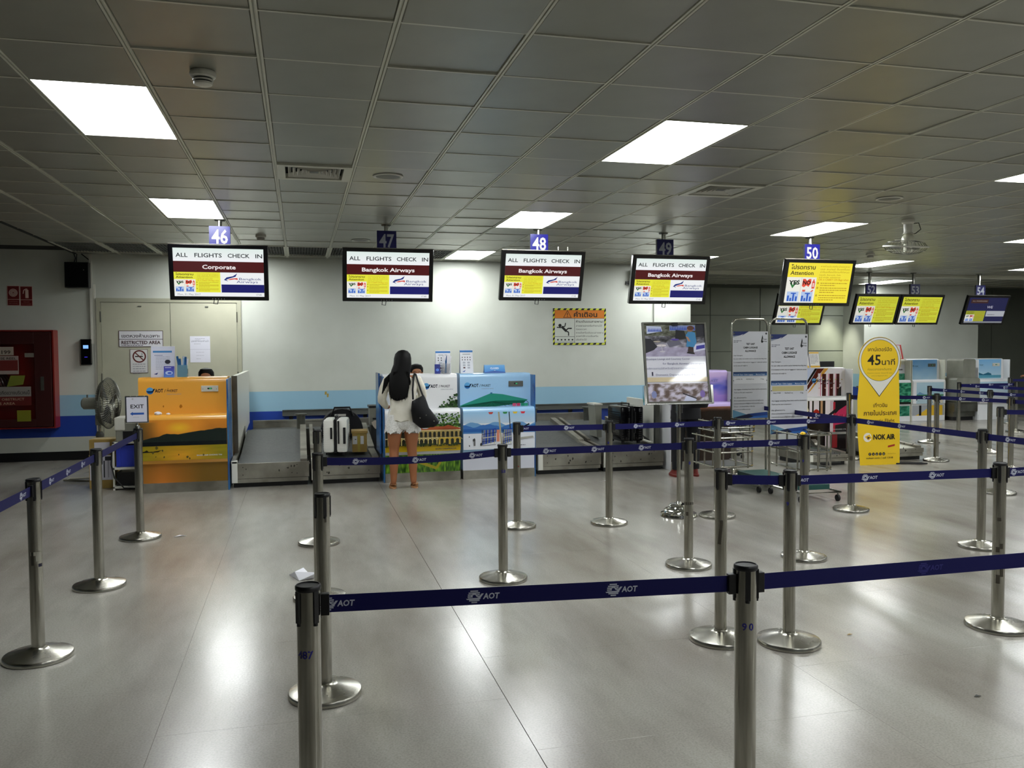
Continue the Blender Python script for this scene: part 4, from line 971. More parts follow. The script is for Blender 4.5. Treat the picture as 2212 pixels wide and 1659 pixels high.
# collector belt along the wall
t = thing('collector_conveyor', 'long steel collector conveyor running along the back wall', 'conveyor', (-.7, 12.6, 0))
MB().box(0, 5.5, 0, .05, .08, .47).build('front_side', M['steel_dark'], t)
MB().box(0, 5.5, .62, .66, .08, .53).box(0, 5.5, .6, .68, .53, .555).build('back_rail', M['steel_flat'], t)
MB().box(0, 5.5, .05, .62, .36, .44).build('belt', M['beltdark'], t)
for k in range(6): MB().box(.05+k*1.07, .13+k*1.07, .1, .6, 0, .36).build('leg', M['steel_dark'], t)
t = thing('guard_rail', 'dark grey guard rail fixed along the back wall above the collector conveyor', 'rail', (-.28, WY-.09, .48))
MB().box(0, 6.1, 0, .07, .1, .18).build('panel', M['midgrey'], t); MB().box(0, 6.1, -.01, .07, .18, .195).build('top_edge', M['steel_dark'], t)
for k in range(6): MB().box(.1+k*1.15, .16+k*1.15, .06, .09, .0, .17).build('bracket', M['black'], t)
for x, l in ((.05, 'short steel column standing at the rear of the empty conveyor'), (1.08, 'short steel column behind the cardboard box'), (3.5, 'short steel column behind the parasol counter end'), (4.38, 'short steel column between the two right conveyors')):
    t = thing('steel_bollard', l, 'post', (x-.05, 12.46, 0))
    MB().lathe([(.06, 0), (.06, .68)], n=20).build('tube', M['steel_dark'], t, smooth=True)
    MB().lathe([(.085, .68), (.085, .7), (.01, .705)], n=20).build('cap', M['steel_dark'], t, smooth=True)
# side partitions
def partition(x, y0, y1, h0, h1, label, mat='whitemetal', front='steel_dark'):
    t = thing('side_partition', label, 'partition', (x, y0, 0))
    MB().prism([(0.06, .34), (0.06, h0), (y1-y0, h1), (y1-y0, .5)], 0, .05, 'x').build('panel', M[mat], t, bevel=.004)
    MB().box(-.01, .055, 0, .06, .3, h0).build('front_edge', M[front], t, bevel=.004)
    return t
partition(-.815, 10.95, 13.55, 1.3, 1.3, 'white partition panel with dark front edge between orange counter and conveyor')
partition(4.6, 10.45, 11.5, .9, .9, 'low white partition panel beside the black suitcase')
t = thing('side_partition', 'narrow blue side screen at the left edge of the mansion picture counter', 'partition', (.93, 10.35, 0))
MB().prism([(0, .34), (0, .9), (.12, .95), (.12, 1.32), (.5, 1.32), (.5, .34)], 0, .018, 'x').build('panel', M['bluepanel'], t)

# ================================================================= LUGGAGE
def suitcase(x, y, z, rz, label, shell, w=.3, d=.5, h=.62, name='suitcase', belt=True):
    """w: thickness facing the camera, d: length away, h: height"""
    t = thing(name, label, 'suitcase', (x, y, z), rz)
    for s_ in (-1, 1):
        a, b = (-w/2, -.012) if s_ < 0 else (.012, w/2)
        sh = MB().box(a, b, -d/2, d/2, .03, h).build('shell', M[shell], t, smooth=True, bevel=.035)
        rb = MB()
        for k in range(int((h-.14)/.027)): rb.box(a+.028, b-.028, -d/2-.0025, -d/2+.01, .085+k*.027, .098+k*.027); rb.box(b-.01 if s_ > 0 else a-.0025, b+.0025 if s_ > 0 else a+.01, -d/2+.035, d/2-.035, .085+k*.027, .098+k*.027)
        rb.build('ribs', M[shell], sh)
    MB().box(-.012, .012, -d/2-.005, d/2+.005, .03, h+.004).build('zip_band', M['black'], t)
    MB().tube([(0, -.12, h-.002), (0, -.12, h+.03), (0, .12, h+.03), (0, .12, h-.002)], .011, 8).build('handle', M['black'], t)
    MB().box(.03, .05, -d/2-.02, -d/2, .14, .42).build('side_handle', M['black'], t, bevel=.004)
    MB().box(-.06, -.035, -d/2-.015, -d/2, .2, .34).build('lock', M['black'], t, bevel=.004)
    for a in (-1, 1):
        for b in (-1, 1): MB().lathe([(.02, 0), (.026, .012), (.02, .03)], n=12).build('wheel', M['rubber'], t).location = (a*w*.33, b*d*.4, 0)
    return t
zc = .33
s1 = suitcase(.43, 10.72, zc-.005, -.12, 'white ribbed hard suitcase with black handles standing on the conveyor', 'suit', .29, .46, .435)
MB().box(.095, .125, -.252, -.235, .14, .34).build('strap', M['black'], s1, bevel=.004)
# black bag behind: arched soft bag
t = thing('duffel_bag', 'large black arched bag standing behind the white suitcase', 'bag', (.54, 11.75, .415))
P = [(.285*math.cos(math.pi*k/14), .03+.37*math.sin(math.pi*k/14)**.8) for k in range(15)]
MB().prism(P, -.15, .15, 'y').build('body', M['blackcloth'], t, smooth=True, bevel=.02)
MB().tube([(-.15, -.16, .3), (-.1, -.17, .42), (.1, -.17, .42), (.15, -.16, .3)], .012, 8).build('strap', M['black'], t)
MB().box(-.1, .05, -.155, -.15, .3, .33).build('tag', M['offwhite'], t)
t = thing('cardboard_box', 'brown taped cardboard box beside the white suitcase', 'box', (.71, 10.75, .34), -.05)
MB().box(-.09, .09, -.14, .14, 0, .25).build('body', M['card'], t, bevel=.004)
MB().box(-.1, .1, -.15, .15, .235, .262).build('lid', M['card'], t)
A = Art((-.09, -.141, 0), FX, FZ); A.rect(.005, .1, .055, .1, 0xc4c4c0); A.rect(.1, .1, .04, .1, 0xc4c4c0); A.rect(.065, 0, .03, .24, 0x9a8a3a); A.rect(.03, .155, .02, .008, 0x222222); A.build('label_print', t)
s2 = suitcase(4.28, 10.75, .335, .05, 'glossy black hard suitcase standing on the conveyor beside the white partition', 'gloss_black', .34, .44, .5)
t = thing('luggage_tray', 'grey plastic tray wedged left of the black suitcase', 'tray', (4.04, 11.1, .37))
MB().prism([(-.04, 0), (-.07, .46), (.03, .46), (.03, 0)], 0, .3, 'y').build('body', M['grey'], t, bevel=.004); MB().box(-.08, .04, -.01, .31, .45, .47).build('rim', M['offwhite'], t)
# printer unit between conveyor and mansion counter
t = thing('tag_printer', 'grey baggage tag printer with crumpled paper left of the mansion counter', 'printer', (1.05, 11.85, .0))
MB().box(-.12, .1, 0, .3, .56, .8).build('case', M['grey'], t, bevel=.01); MB().box(-.08, .08, -.01, 0, .64, .66).build('slot', M['black'], t)
MB().box(-.13, .11, .0, .3, .8, .83).build('lid', M['black'], t); MB().box(-.1, .08, .05, .28, 0, .56).build('stand', M['darkgrey'], t)
A = Art((-.1, -.006, .5), FX, FZ); A.poly([(0, .1), (.05, .13), (.12, .11), (.16, .06), (.12, .0), (.05, .01), (.02, .05)], 0xc8bfae); A.build('paper_strip', t)
# ---- things left of counter 46
def carton(x, y, z, w, d, h, label, rz=0, art=None):
    t = thing('carton', label, 'box', (x, y, z), rz)
    MB().box(0, w, 0, d, 0, h).build('body', M['card'], t, bevel=.004)
    MB().box(-.003, w+.003, d*.45, d*.55, h, h+.003).build('tape_strip', M['offwhite'], t)
    A = Art((0, -.001, 0), FX, FZ); art(A, w, h); A.build('label_print', t); return t
def ca1(A, w, h):
    A.rect(w*.03, h*.25, w*.94, h*.74, 0xc2c0c8); A.rect(w*.62, h*.82, w*.28, h*.12, 0x2a2a30)
    for k, c in ((.25, 0x8a4a3a), (.42, 0x2a2a30), (.56, 0x2a2a30), (.72, 0x9a98a0)): A.rect(w*k, h*.32, w*.05, h*.5, c)
    A.rect(0, h*.98, w, h*.02, 0x8a7438)
carton(-2.415, 10.75, 0, .28, .3, .4, 'lower brown cardboard carton with large white label, left of the white rack', 0, ca1)
carton(-2.415, 10.78, .405, .28, .28, .17, 'upper brown cardboard carton stacked on the larger one left of the white rack', 0, lambda A, w, h: A.rect(w*.2, h*.3, w*.6, h*.5, 0xc2c0c8))
t = thing('white_rack', 'white metal rack with dark shelves standing left of the orange counter', 'rack', (-2.12, 10.55, 0))
rk = MB()
W2, D2, H2 = .3, .4, .56
for x in (0, W2-.02):
    for y in (0, D2-.02): MB().box(x, x+.02, y, y+.02, 0, H2).build('post', M['whitemetal'], t)
for z in (.02, .24, H2-.02): MB().box(0, W2, 0, D2, z, z+.022).build('shelf', M['whitemetal'], t)
MB().box(.03, W2-.03, .05, D2-.03, .043, .2).build('dark_case', M['black'], t)
MB().tube([(0, -.01, .5), (-.01, -.02, .3), (.02, -.02, .15), (.12, -.03, .03), (.25, -.03, .02)], .008, 6).build('cable', M['rubber'], t)
t = thing('bottle_crate', 'blue plastic crate on the white rack', 'crate', (-2.09, 10.6, .265))
cr = MB().box(0, .22, 0, .02, 0, .25).box(0, .02, .02, .3, 0, .25).box(.2, .22, .02, .3, 0, .25).box(.02, .2, .28, .3, 0, .25).box(.02, .2, .02, .28, 0, .01)
cr.build('body', M['bluecrate'], t, bevel=.003)
for k in range(3): MB().box(.02+k*.07, .05+k*.07, -.006, 0, .02, .23).build('rib', M['bluecrate'], t)
t = thing('document_printer', 'small white and grey printer on top of the rack left of the orange counter', 'printer', (-2.08, 10.55, .565))
MB().box(0, .24, 0, .3, 0, .26).build('body', M['grey'], t, bevel=.01); MB().box(-.01, .1, -.01, .3, .13, .28).build('cover', M['offwhite'], t, bevel=.012)
MB().box(.08, .22, -.012, 0, .02, .12).build('paper_slot', M['black'], t)
# pedestal fan
t = thing('pedestal_fan', 'grey pedestal fan with round wire cage beside the left wall door', 'fan', (-2.47, 11.6, 0))
MB().tube([(0, 0, .03), (0, 0, .55)], .028).build('outer_pole', M['steel_dark'], t, smooth=True)
MB().tube([(0, 0, .5), (0, 0, .9)], .017).build('inner_pole', M['chrome'], t, smooth=True)
MB().lathe([(.045, .52), (.05, .56), (.03, .6)], n=16).build('collar', M['midgrey'], t, smooth=True)
MB().tube([(0, 0, .02), (-.35, -.05, .02), (-.38, -.18, .02), (-.1, -.32, .02), (.16, -.28, .02), (.2, -.1, .02), (0, 0, .02)], .014, 8).build('base_tube', M['steel_flat'], t, smooth=True)
MB().box(-.04, .05, -.05, .05, .68, .82).build('control_box', M['grey'], t, bevel=.008)
hd = Vector((.985, -.16, 0)).normalized(); sd_ = Vector((0, 0, 1)).cross(hd); upv = Vector((0, 0, 1)); hc = Vector((.06, -.02, .955))
MB().tube([hc-hd*.26, hc-hd*.24, hc-hd*.06], [.055, .075, .075], 16).build('motor', M['grey'], t, smooth=True)
MB().tube([(0, 0, .84), (0, 0, .92)], .03).build('neck', M['midgrey'], t)
MB().tube([hc-hd*.2+upv*.07, hc-hd*.2+upv*.11], .01).build('knob', M['midgrey'], t)
def fr(rr_, off, a): return hc+hd*off+(sd_*math.cos(a)+upv*math.sin(a))*rr_
gm = MB().tube([fr(.32, .06, k*math.pi/18) for k in range(37)], .008, 6, False)
for q, o_ in ((.22, .13), (.12, .15), (.28, 0.0), (.18, -.03)): gm.tube([fr(q, o_, k*math.pi/14) for k in range(29)], .003, 5, False)
gm.build('guard_ring', M['steel_dark'], t, smooth=True)
gw = MB()
for k in range(60):
    a = k*math.tau/60; gw.tube([fr(.06, .155, a), fr(.2, .14, a+.1), fr(.29, .1, a+.15), fr(.32, .06, a+.15), fr(.28, 0, a+.12), fr(.08, -.05, a)], .0028, 4, False)
gw.build('guard_wires', M['steel_dark'], t)
for k in range(3):
    a0 = k*math.tau/3; P = [fr(.04, .04, a0-.3), fr(.26, .03, a0-.15), fr(.27, .08, a0+.6), fr(.05, .08, a0+.5)]
    MB().add([tuple(p) for p in P]+[tuple(p-hd*.004) for p in P], [(0, 1, 2, 3), (7, 6, 5, 4), (0, 4, 5, 1), (1, 5, 6, 2), (2, 6, 7, 3), (3, 7, 4, 0)]).build('blade', M['darkgrey'], t)

# ================================================================= THINGS ON THE COUNTERS
def tent(name, label, x, y, z, w, h, art, rz=0, dep=.1, cat='card', mat='paper', group=None):
    t = thing(name, label, cat, (x, y, z), rz, group)
    an = math.atan2(dep/2, h); m = MB()
    m.add([(0, 0, 0), (w, 0, 0), (w, dep/2, h), (0, dep/2, h), (0, .004, 0), (w, .004, 0), (w, dep/2+.002, h-.004), (0, dep/2+.002, h-.004)], [(0, 1, 2, 3), (7, 6, 5, 4), (0, 4, 5, 1), (1, 5, 6, 2), (2, 6, 7, 3), (3, 7, 4, 0)])
    m.build('front_sheet', M[mat], t)
    MB().add([(0, dep, 0), (w, dep, 0), (w, dep/2, h), (0, dep/2, h), (0, dep-.004, 0), (w, dep-.004, 0), (w, dep/2-.002, h-.004), (0, dep/2-.002, h-.004)], [(0, 1, 2, 3), (7, 6, 5, 4), (0, 4, 5, 1), (1, 5, 6, 2), (2, 6, 7, 3), (3, 7, 4, 0)]).build('back_sheet', M[mat], t)
    A = Art((0, -.0008, 0), FX, (0, dep/2, h)); art(A, w, h*1.0); A.build('print', t); return t
def a_bro(A, w, h):
    A.rect(0, 0, w, h, 0xd6d8e8); A.rect(w*.08, h*.8, w*.8, h*.06, 0x3a84c4); A.rect(w*.14, h*.7, w*.35, h*.02, 0x8a90b0); A.lines(w*.2, h*.66, w*.6, 9, h*.05, .005, 0x9aa0b4, 3)
    A.ell(w*.7, h*.5, w*.12, h*.07, 0x2a2a3a, 12); A.poly([(w*.12, h*.1), (w*.3, h*.15), (w*.25, h*.08)], 0x26327c)
def a_bro2(A, w, h):
    A.rect(0, 0, w, h, 0xeaecf2); A.rect(0, h*.9, w, h*.08, 0x2f7ac4); A.rect(w*.2, h*.8, w*.6, h*.03, 0xa0a4ac)
    for k in range(4):
        for j, q in enumerate((.68, .58)): A.ell(w*(.18+k*.2), h*q, w*.035, h*.03, 0x20242c, 8)
    for k in range(2):
        for j in range(3): A.rect(w*(.2+k*.35), h*(.42-j*.11), w*.2, h*.07, 0xb8bcc8)
    A.ell(w*.3, h*.24, w*.07, h*.03, 0x5a2a24, 10); A.poly([(w*.12, h*.06), (w*.4, h*.14), (w*.3, h*.06)], 0x2a5aa8)
zt1 = 1.306
tent('leaflet_holder', 'clear stand with a white leaflet on the orange counter', -1.68, 10.52, zt1, .26, .36, a_bro, cat='leaflet')
def a_blue(A, w, h): A.paint(0, 0, w, h, 8, 10, lambda s_, t_: mix((90, 140, 220), (60, 50, 160), t_)); A.ell(w*.5, h*.4, w*.35, h*.18, 0xb8ccf0, 14); A.ell(w*.55, h*.38, w*.2, h*.1, 0x3a5ac8, 12); A.rect(w*.1, h*.85, w*.6, h*.05, 0xd8dcf4)
tent('leaflet_stack', 'small violet blue leaflet card in front of the white leaflet on the orange counter', -1.53, 10.44, zt1, .115, .13, a_blue, dep=.05, cat='leaflet')
def pens(x, y, z, label, r=.055, h=.14, mat='clearblue', seed=1, cols=('white', 'bluecrate')):
    t = thing('pen_holder', label, 'pen holder', (x, y, z))
    MB().box(-r, r, -r*.7, r*.7, 0, .006).box(-r, -r+.003, -r*.7, r*.7, .006, h).box(r-.003, r, -r*.7, r*.7, .006, h).box(-r+.003, r-.003, -r*.7, -r*.7+.003, .006, h).box(-r+.003, r-.003, r*.7-.003, r*.7, .006, h).build('cup', M[mat], t)
    q = random.Random(seed)
    for k in range(7):
        a, b = q.uniform(-.6, .6)*r, q.uniform(-.4, .4)*r
        MB().box(-.012, .012, -.001, .001, 0, .2+.04*q.random()).build('boarding_slip', M[cols[k % len(cols)]], t, bevel=0).matrix_local = Matrix.Translation((a, b, .008)) @ Matrix.Rotation(q.uniform(-.25, .25), 4, 'Y')
pens(-1.335, 10.54, zt1, 'clear blue box of paper slips beside the leaflets on the orange counter', seed=4, cols=('bluepanel', 'paper', 'skyblue'))
tent('leaflet_holder', 'tall white leaflet stand at the right end of the mansion picture counter', 1.66, 10.55, zt1, .19, .29, a_bro2, cat='leaflet')
tent('leaflet_stack', 'small dark blue card on the mansion picture counter', 1.63, 10.46, zt1, .07, .12, lambda A, w, h: (A.rect(0, 0, w, h, 0x1c2c80), A.ell(w*.5, h*.4, w*.3, h*.15, 0x5a80d8, 12)), dep=.04, cat='leaflet')
pens(1.78, 10.47, zt1, 'clear cup of pens and slips on the mansion picture counter', .045, .13, 'clear', 6, ('bluepanel', 'paper'))
tent('safety_card', 'tall white tent card with small symbols at the left end of the parasol counter', 1.965, 10.5, zt1, .165, .3, a_bro2, cat='card', dep=.12)
def a_closed(A, w, h): A.paint(0, 0, w, h, 10, 6, lambda s_, t_: mix((50, 130, 210), (110, 180, 236), t_)); A.poly([(0, h*.1), (w*.5, h*.3), (w, h*.12), (w, 0), (0, 0)], 0x2a58a8); A.text('CLOSED', w/2, h*.5, h*.24, 0xe8f2fa, w*.42, 'c', .03); A.rect(w*.47, h*.3, w*.06, h*.06, 0xd0e4f4)
tent('closed_sign', 'blue closed tent sign on top of the parasol picture counter', 2.27, 10.48, zt1, .27, .105, a_closed, dep=.09, cat='sign', mat='skyblue')
tent('safety_card', 'white tent card on the lilac counter right of the lounge poster', 5.13, 10.5, zt1, .22, .3, a_bro2, dep=.16)
def a_yel(A, w, h): A.rect(0, 0, w, h, 0xeceae6); A.rect(0, h*.86, w, h*.1, 0xe8b83a); A.rect(w*.15, h*.45, w*.2, h*.3, 0x1c1c20); A.lines(w*.45, h*.72, w*.45, 6, h*.08, .006, 0xa8a8ac, 3); A.ell(w*.5, 0, w*.5, h*.2, 0xf0c040, 16, 0, 180)
def a_yel2(A, w, h): A.rect(0, 0, w, h, 0xeceae6); A.rect(0, h*.9, w, h*.1, 0xe8b83a); A.rect(0, 0, w, h*.12, 0xe8b83a); A.lines(w*.1, h*.8, w*.8, 7, h*.09, .008, 0x8a8c94, 8)
tent('safety_card', 'white and yellow tent card with a phone picture on the arcade counter', 7.17, 11.1, zt1, .17, .23, a_yel, dep=.12)
tent('safety_card', 'white and yellow tent card right of the phone picture card on the arcade counter', 7.36, 11.1, zt1, .16, .235, a_yel2, dep=.1)
tent('safety_card', 'plain orange card at the left end of the arcade counter', 7.01, 11.1, zt1, .12, .235, lambda A, w, h: (A.rect(0, 0, w, h, 0xe8b030), A.text('CO', w*.5, h*.4, .03, 0x2a2010, None, 'c', .02)), dep=.06)
def a_redc(A, w, h): A.rect(0, 0, w, h, 0xc85048); A.poly([(w*.08, h*.04), (w*.8, h*.04), (w*.86, h*.96), (w*.08, h*.96)], 0xd8d6da); A.lines(w*.14, h*.86, w*.62, 9, h*.08, .008, 0x9a9aa4, 2)
def a_redc2(A, w, h): A.rect(0, 0, w, h, 0xc85048); A.poly([(w*.1, h*.04), (w*.84, h*.04), (w*.86, h*.96), (w*.1, h*.96)], 0xe2dfe2); A.rect(w*.28, h*.6, w*.36, h*.28, 0x8a1a24); A.ring(w*.46, h*.74, .02, .035, 0xd8a0a0); A.lines(w*.22, h*.48, w*.5, 3, h*.08, .008, 0xc8a0a4, 2)
tent('safety_card', 'red edged white tent card on the far green sea counter, the left of two', 12.22, 15.85, 1.331, .28, .33, a_redc, dep=.2)
tent('safety_card', 'red edged white tent card with a dark red square on the far green sea counter', 12.53, 15.85, 1.331, .28, .33, a_redc2, dep=.2)
# crumpled tissue on the ledge
def crumple(name, label, x, y, z, s, seed, mat='paper'):
    bm = bmesh.new(); bmesh.ops.create_icosphere(bm, subdivisions=2, radius=s)
    for v in bm.verts: v.co *= 1+.55*noise.noise(v.co*(2.2/s)+Vector((seed, 0, 0))); v.co.z = max(v.co.z*.6, -s*.3)+s*.3
    me = bpy.data.meshes.new(name); bm.to_mesh(me); bm.free(); me.materials.append(M[mat]); o = mkobj(name, me); o.location = (x, y, z)
    tag(o, label, 'paper'); return o
crumple('crumpled_tissue', 'crumpled white tissue on the ledge of the orange counter beside the exit sign', -1.58, 10.29, .886, .04, 3)
crumple('crumpled_tissue', 'small tissue ball on the ledge of the orange counter, right of the larger one', -1.47, 10.3, .886, .02, 9)
def scrap(x, y, pts, label, mat='paper', lift=.012):
    n = len(pts); V = [(p[0], p[1], .0015+lift*(k % 2)) for k, p in enumerate(pts)]
    o = MB().add(V+[(a, b, c+.001) for a, b, c in V], [tuple(reversed(range(n))), tuple(range(n, 2*n))]+[(i, (i+1) % n, (i+1) % n+n, i+n) for i in range(n)]).build('paper_scrap', M[mat])
    o.location = (x, y, 0); tag(o, label, 'paper')
scrap(-1.04, 7.76, [(-.05, -.01), (0, .012), (.06, .01), (.02, -.012)], 'thin white paper scrap on the floor right of the exit sign post')
scrap(.0, 6.1, [(-.1, .12), (0, .1), (.07, -.02), (.1, -.06), (-.03, -.06), (-.06, .0)], 'crumpled white paper on the floor behind the post numbered 487', lift=.05)
scrap(3.55, 9.6, [(-.06, -.005), (.03, .012), (.07, 0), (0, -.01)], 'small white scrap on the floor before the right conveyors')
scrap(2.97, 4.08, [(-.018, 0), (.0, .008), (.02, .002), (0, -.006)], 'tiny brown scrap on the bare floor right of the post numbered nine', 'card', .003)
scrap(3.01, 3.2, [(-.02, 0), (0, .01), (.02, 0), (0, -.01)], 'tiny dark scrap on the floor at lower right', 'darkgrey', .004)
# ================================================================= BARRIER POSTS AND BELTS
PH = .952
pm = {}
def post(x, y, label, num=None, a=.5, marks=None, group=None, aa=0, hh=PH):
    t = thing('barrier_post', label, 'barrier post', (x, y, 0), 0, group)
    if not pm:
        b = MB().lathe([(.166, 0), (.17, .003), (.17, .02), (.166, .026), (.15, .031), (.06, .052), (.042, .056), (.036, .062), (.0335, .062)], n=48).build('base', M['steel_base'], t, smooth=True)
        p = MB().lathe([(.0333, .05), (.0333, PH-.014)], n=36).build('pole', M['steel'], t, smooth=True)
        c = MB().lathe([(.0352, PH-.016), (.0365, PH-.012), (.0365, PH-.004), (.034, PH), (.0315, PH), (.031, PH-.003), (.001, PH-.003)], n=36).build('cap', M['black'], t, smooth=True)
        s_ = MB()
        s_.box(-.0075, .0075, -.0385, -.031, PH-.105, PH-.014)
        s_.lathe([(.0075, PH-.113), (.0075, PH-.1)], 0, -.0315, 12)
        s_.v = s_.v; sl = s_.build('belt_slot', M['black'], t)
        pm.update(base=b.data, pole=p.data, cap=c.data, slot=sl.data); sl.rotation_euler = (0, 0, a); st = 1
    else:
        for k in ('base', 'pole', 'cap'): mkobj(k, pm[k], t)
        o = mkobj('belt_slot', pm['slot'], t); o.rotation_euler = (0, 0, a)
    for k in (1, 2, 3):
        o = mkobj('belt_slot', pm['slot'], t); o.rotation_euler = (0, 0, a+k*math.pi/2)
    d = Vector((-x, -y, 0)).normalized(); u = Vector((-d.y, d.x, 0)) if True else 0
    if num:
        A = Art((0, 0, 0), u, FZ, .0007, wrap=.0333)
        for s_, xo, z in num: A.text(s_, xo, z, .022, 0x1c1c78, None, 'c', .02)
        A.build('number_print', t)
    if marks:
        A = Art((0, 0, 0), u, FZ, .0009, wrap=.0333)
        for (x0, z0, w, h, c) in marks:
            n = 6
            for q in range(n): A.rect(x0+w*q/n, z0, w/n+.0002, h, c); A.l -= A.step
            A.l += A.step
        A.build('tape', t)
    return t
T1 = 0x3a352c
P = {}
P['n1'] = post(.012, 2.45, 'nearest steel barrier post at lower centre-left, numbered 487, cut by the picture bottom', [('487', -.012, .748)], .62)
P['n2'] = post(1.322, 2.325, 'near steel barrier post at lower centre-right, cut by the picture bottom, blue 90 printed', [('9', -.003, .755), ('0', .018, .755)], 1.25)
post(2.92, 2.33, 'barrier post outside the picture at right', group='barrier posts outside the picture')
P['m1'] = post(.09, 4.0, 'steel barrier post with round base right behind the post numbered 487', None, .3, [(.008, .82, .01, .02, T1)])
P['m2'] = post(.1, 5.58, 'second steel post behind the post numbered 487, partly hidden, belt running right from it', None, .9)
P['m3'] = post(.13, 7.18, 'farthest post of the column behind the post numbered 487, near the white suitcase', None, .2)
P['l0'] = post(-1.375, 3.66, 'barrier post at the bottom left corner, only its base edge in view', None, .8)
P['l1'] = post(-1.365, 4.88, 'leftmost full barrier post with scraps of clear tape on its pole', None, .35, [(-.025, .55, .03, .02, 0xb8b4a4), (-.022, .5, .012, .07, 0x3a3830), (.0, .52, .028, .05, 0xa8a698), (.012, .49, .02, .016, 0x20203a)])
P['l2'] = post(-1.36, 6.26, 'left barrier post in front of the pedestal fan', None, .4)
P['l3'] = post(-1.36, 7.8, 'left barrier post carrying the exit sign', None, .3)
P['c1'] = post(1.36, 5.71, 'middle barrier post with blue number 58, before the parasol counter', [('58', .006, .755)], .55)
P['d1'] = post(1.89, 7.37, 'barrier post just right of and behind the post numbered 58', None, .4, [(.008, .55, .01, .01, 0x7a1c16)])
P['d2'] = post(2.74, 7.28, 'barrier post standing in front of the black suitcase', [('8', -.006, .74)], .8)
P['c2'] = post(2.77, 5.7, 'barrier post with a dark tape band, right of the lounge poster pole', [('8', .006, .76)], .6, [(-.05, .46, .1, .02, T1), (-.02, .38, .018, .028, T1)])
P['b1'] = post(2.235, 4.2, 'barrier post with a slanting black tape strip, left of the front right pair', None, .45, [(-.006, .66-.01*k, .016, .012, T1) if k < 1 else (-.004-.0013*k, .66-.012*k, .016, .013, T1) for k in range(11)])
P['b2'] = post(2.572, 4.06, 'barrier post numbered 9 with wide round base, right of the near right post', [('9', -.012, .76)], .75)
P['b3'] = post(3.87, 3.98, 'barrier post with dark stains near the right edge of the picture', None, .75, [(-.015, .44, .02, .03, T1), (.005, .46, .016, .03, T1), (-.01, .62, .02, .02, T1), (-.012, .26, .02, .05, T1), (.008, .3, .018, .05, T1)])
P['c3'] = post(3.72, 5.68, 'barrier post with a yellow paper scrap on top, in front of the luggage test unit', [('9', -.01, .74)], .4)
P['d3'] = post(3.85, 7.31, 'barrier post between the lounge poster and the luggage test unit', None, .7)
P['d4'] = post(5.26, 7.23, 'barrier post in front of the left edge of the yellow board', None, .5, [(-.02, .5, .03, .04, T1)])
P['r2'] = post(5.29, 5.62, 'barrier post at right whose base is beside the stained post', None, .3)
post(5.3, 4.0, 'barrier post outside the picture at right', group='barrier posts outside the picture'); P['r3'] = None
P['z1'] = post(5.35, 9.75, 'barrier post between the lilac counter and the left luggage test board', None, .4)
P['y0'] = post(7.62, 10.55, 'barrier post hidden behind the yellow board', None, .4)
P['a1'] = post(8.65, 10.02, 'barrier post just right of the yellow board', None, .2)
P['a2'] = post(10.17, 11.95, 'barrier post directly behind the one right of the yellow board', None, .2)
P['a3'] = post(11.67, 12.97, 'far barrier post in front of the grey stepped cabinet', None, .2)
P['a4'] = post(10.1, 10.6, 'far right barrier post left of the one with a black clip', None, .6)
P['a5'] = post(7.4, 7.62, 'right barrier post with a black clip facing right, base visible behind the edge post', None, .6)
P['a6'] = post(8.93, 9.02, 'right barrier post close to the picture edge, between two longer belts', None, .6)
P['a7'] = post(14.3, 14.5, 'farthest barrier post, in front of the far mountain counter', None, .4)
P['a8'] = post(12.92, 12.95, 'far barrier post touching the right edge of the picture', None, .4)
_lc = {}
